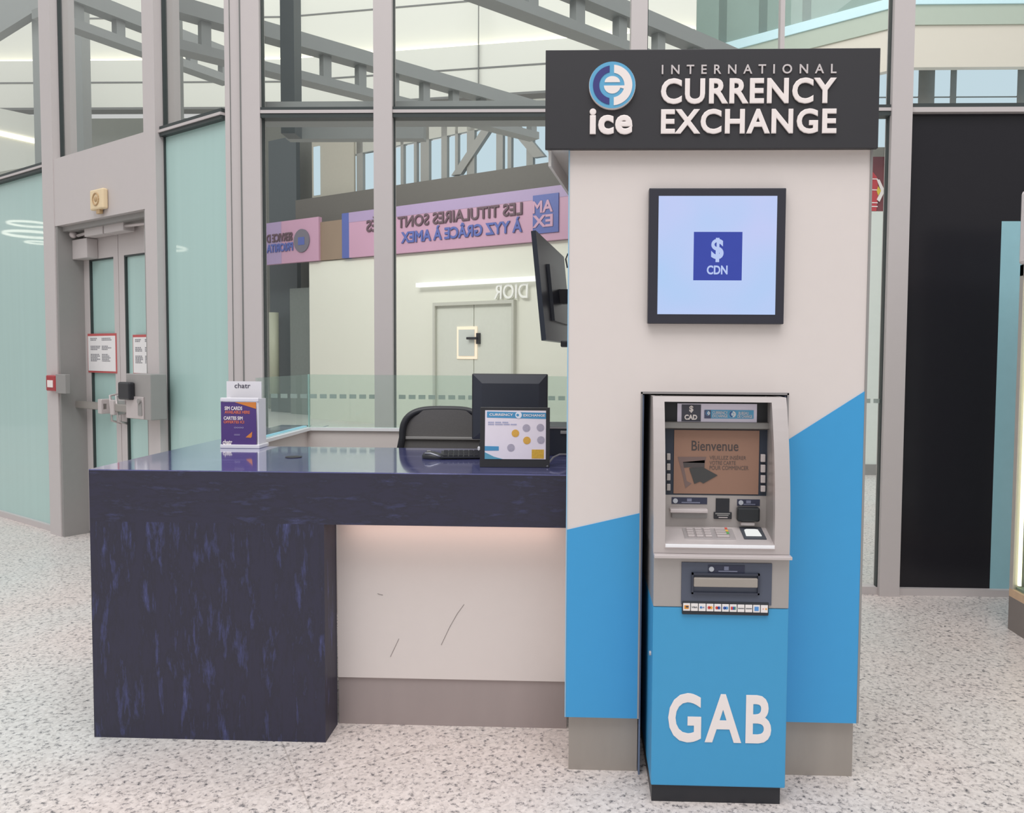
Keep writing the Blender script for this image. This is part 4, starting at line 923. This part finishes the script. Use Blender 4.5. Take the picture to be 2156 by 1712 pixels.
MB().box(c.x-.03, c.x-.012, c.y-.004, c.y+.004, CT+.030, CT+.036, .002).build('scroll_wheel', GREYP, ms)
ty = .78
a, b = ony(1150, 975, ty), ony(1203, 899, ty)
tm = thing('till_drawer', (-.08, ty, CT), 'black till unit with grey handle between framed notice and tower', 'till')
MB().box(a.x, -.004, ty, ty+.3-.02, CT, b.z, .004).build('till_body', mat('till_black', (40, 44, 54), .4), tm)
MB().box(a.x+.0, -.006, ty-.004, ty, b.z-.008, b.z-.001).build('top_edge', GREYP, tm)
q = ony(1180, 911, ty-.01); MB().box(q.x, -.006, ty-.012, ty, q.z-.006, q.z+.008, .002).build('handle', GREYP, tm)
cb_ = MB().tube([onz(1152, 985, CT)+Z*.004, ony(1156, 974, .40), ony(1165, 963, .46), ony(1178, 957, .50), ony(1192, 957, .55), ony(1200, 960, .6)], .004).build('power_cable', mat('cable_grey', (130, 130, 138), .4), smooth=True)
cb_['label'] = 'grey cable arching from the framed notice toward the tower'; cb_['category'] = 'cable'
q = onz(1009, 957, CT); wc = thing('card_terminal', (q.x, q.y, CT), 'small white card terminal peeping out left of the framed notice', 'terminal')
MB().box(q.x-.008, q.x+.05, q.y, q.y+.03, CT, CT+.035, .003).build('terminal_body', CAPW, wc)
MB().box(q.x, q.x+.04, q.y+.002, q.y+.012, CT+.035, CT+.056, .002).build('terminal_top', DARK, wc)

# office chair
hy = 1.22
oc = thing('office_chair', (ony(930, 900, hy).x, hy+.25, 0), 'black mesh back office chair behind the counter', 'chair')
a, b = ony(840, 945, hy), ony(1030, 858, hy); cw = b.x-a.x; cxm = (a.x+b.x)/2+.0; zt_ = b.z
H2 = .56; zb_ = zt_-H2
def prof(t):  # outline of back, t in 0..1 around
    pts = []
    for i in range(41):
        th = math.pi*i/40
        cxp = -math.cos(th); szp = math.sin(th)
        pts.append((cxm+cw/2*.93*math.copysign(abs(cxp)**.55, cxp), zt_-.16+.145*abs(szp)**.7))
    return [(cxm-cw/2*1.02, zb_)] + [(cxm-cw/2*1.04, zt_-.3)] + pts + [(cxm+cw/2*1.04, zt_-.3)] + [(cxm+cw/2*1.02, zb_)]
P_ = prof(0)
MB().tube([(x_, hy+.02-.05*((x_-cxm)/(cw/2))**2+.03, z_) for x_, z_ in P_], .018, 8, closed=True).build('back_frame', DARK, oc, smooth=True)
mb = MB(); mb.prism(P_, 'y', hy+.02, hy+.028); mb.build('mesh_back', mat('chair_mesh', (106, 104, 103), .9, vary=.1, scale=(40, 40, 60)), oc)
MB().box(cxm-cw/2*.9, cxm+cw/2*.9, hy+.008, hy+.02, zt_-.17, zt_-.155, .003).build('back_rail', GREYP, oc)
MB().box(cxm-.25, cxm+.25, hy-.48, hy+.02, .46, .54, .03, 3).build('seat', DARK, oc)
MB().tube([(cxm, hy-.2, .46), (cxm, hy+.07, .48), (cxm, hy+.08, .85)], .02).build('back_support', DARK, oc)
MB().cyl((cxm, hy-.22, .1), (cxm, hy-.22, .46), .03).build('gas_lift', DARK, oc)
for k in range(5):
    t = k*2*math.pi/5+.3; ex, ey = cxm+.27*math.cos(t), hy-.22+.27*math.sin(t)
    lg_ = MB().tube([(cxm, hy-.22, .12), (ex, ey, .075)], .018).build('base_arm', DARK, oc)
    MB().cyl((ex-.012, ey, .03), (ex+.012, ey, .03), .03).build('castor', DARK, lg_)

# television seen from behind, hung on the tower's left side
tv = thing('wall_television', (-.06, .5, 1.6), 'black television seen from behind, tilted off the left side of the tower', 'television')
A0, B0 = ony(1128, 485, .12), ony(1150, 716, .12)
dv = (onz(1197, 550, A0.z)-A0); dv = dv/dv.length
A1 = A0+dv*.80; B1 = B0+Vector((dv.x*.8+.0, dv.y*.8, 0))
th_ = Vector((-.03, 0, -.004))
tvb = MB().hexa([A0, A1, B1, B0], [A0+th_*.6, A1+th_*.6, B1+th_*.6, B0+th_*.6]).build('screen_shell', mat('tv_black', (36, 42, 54), .3, vary=.08), tv)
C_ = [A0.lerp(A1, .25).lerp(B0.lerp(B1, .25), .25), A0.lerp(A1, .85).lerp(B0.lerp(B1, .85), .25), A0.lerp(A1, .85).lerp(B0.lerp(B1, .85), .8), A0.lerp(A1, .25).lerp(B0.lerp(B1, .25), .8)]
MB().hexa([tuple(v) for v in C_], [tuple(v+Vector((.012, 0, 0))) for v in C_]).build('rear_cover', mat('tv_cover', (37, 42, 54), .3), tv)
m0 = (C_[0]+C_[2])/2
MB().box(m0.x+.005, m0.x+.09, m0.y-.03, m0.y+.03, m0.z-.03, m0.z+.03).build('wall_bracket', DARK, tv)
MB().box(-.035, -.002, .3, .34, 1.565, 1.59, .005).build('sensor', DARK, tv)
MB().tube([(-.004, .05, 1.90), (-.012, .05, 1.88), (-.006, .06, 1.85)], .003).build('antenna_cable', DARK, tv)

# ================================================================ DISPLAY CABINET (right edge)
VX = 2.481; VY1 = 1.70; VY0 = .2
vc = thing('display_cabinet', (VX+.3, .95, 0), 'tall lit glass display cabinet with pale wooden frame at the right edge', 'display cabinet')
MB().box(VX, VX+.6, VY0, VY1, 0, .19).build('cabinet_base', mat('base_taupe', (132, 124, 120), .5), vc)
MB().box(VX, VX+.6, VY0, VY1, .19, .235).build('bottom_rail', WOOD, vc)
MB().box(VX, VX+.03, VY1-.035, VY1, .235, 2.05).box(VX, VX+.03, VY0, VY0+.035, .235, 2.05).box(VX, VX+.03, VY0, VY1, 1.99, 2.05).build('corner_post', mat('post_champagne', (196, 190, 184), .4, metal=.2), vc)
MB().box(VX-.004, VX+.62, VY0-.02, VY1+.02, 2.05, 2.46, .02).build('top_box', mat('cabinet_white', (232, 224, 224), .4), vc)
MB().box(VX+.03, VX+.6, VY1-.02, VY1, .235, 2.05).box(VX+.58, VX+.6, VY0, VY1, .235, 2.05).build('back_panel', mat('cabinet_back', (150, 156, 148), .5), vc)
MB().box(VX+.006, VX+.012, VY0+.035, VY1-.035, .235, 1.99).build('glass_side', VITG, vc)
MB().box(VX+.022, VX+.036, VY1-.058, VY1-.042, .26, 1.97).build('light_strip', emis('strip_warm', (255, 244, 206), 2.6), vc)
for z in (.55, .88, 1.22, 1.56, 1.8):
    MB().box(VX+.04, VX+.57, VY0+.04, VY1-.07, z, z+.012).build('shelf', mat('shelf_glass', (150, 168, 158), .2, spec=.6), vc)
MB().box(VX+.02, VX+.57, VY0+.04, VY1-.03, .235, .25).build('inner_floor', mat('inner_floor', (146, 160, 150), .4), vc)
for i, (yy, hh, lb) in enumerate(((1.50, .17, 'pale pink carton nearest the corner post on the floor of the cabinet'), (1.34, .13, 'second pale pink carton further along the floor of the cabinet'))):
    o = MB().box(VX+.06, VX+.16, yy-.06, yy+.05, .251, .251+hh, .004).build('carton', mat('carton_pink', (226, 190, 172), .5), label=lb, category='box', group='cartons in the display cabinet')

# ring lamps over the hall, behind the viewer; they are mirrored in the frosted panes
RL = emis('ring_glow', (255, 250, 235), 5.0)
def mirror_pt(px, py, z):
    q = onpl(px, py, DO, DA); d = (q-CAM).normalized(); r = d-2*d.dot(DA)*DA
    return q+r*((z-q.z)/r.z)
for grp, lab in ((((62, 472, 32, 3.9), (68, 494, 42, 3.72), (80, 511, 19, 3.6)), 'cluster of three ring pendant lamps mirrored in the far left frosted pane'), (((340, 522, 42, 3.65),), 'single ring pendant lamp mirrored in the frosted pane right of the doors')):
    t = None
    for (px, py, wpx, z) in grp:
        c = mirror_pt(px, py, z); q = onpl(px, py, DO, DA); dist = (c-q).length + (CAM-q).length
        R0 = wpx*dist/F_PX
        if t is None: t = thing('ring_lamp', (c.x, c.y, z), lab, 'lamp')
        MB().tube([(c.x+R0*math.cos(k*math.pi/20), c.y+R0*math.sin(k*math.pi/20), z) for k in range(40)], R0*.04+.006, 8, closed=True).build('ring', RL, t)
        for k in range(3): MB().cyl((c.x+R0*math.cos(k*2.09), c.y+R0*math.sin(k*2.09), z), (c.x, c.y, z+1.2), .003, seg=6).build('suspension_wire', GREYP, t)
# drop the helper property
for o in bpy.data.objects:
    if 'w' in o.keys(): del o['w']
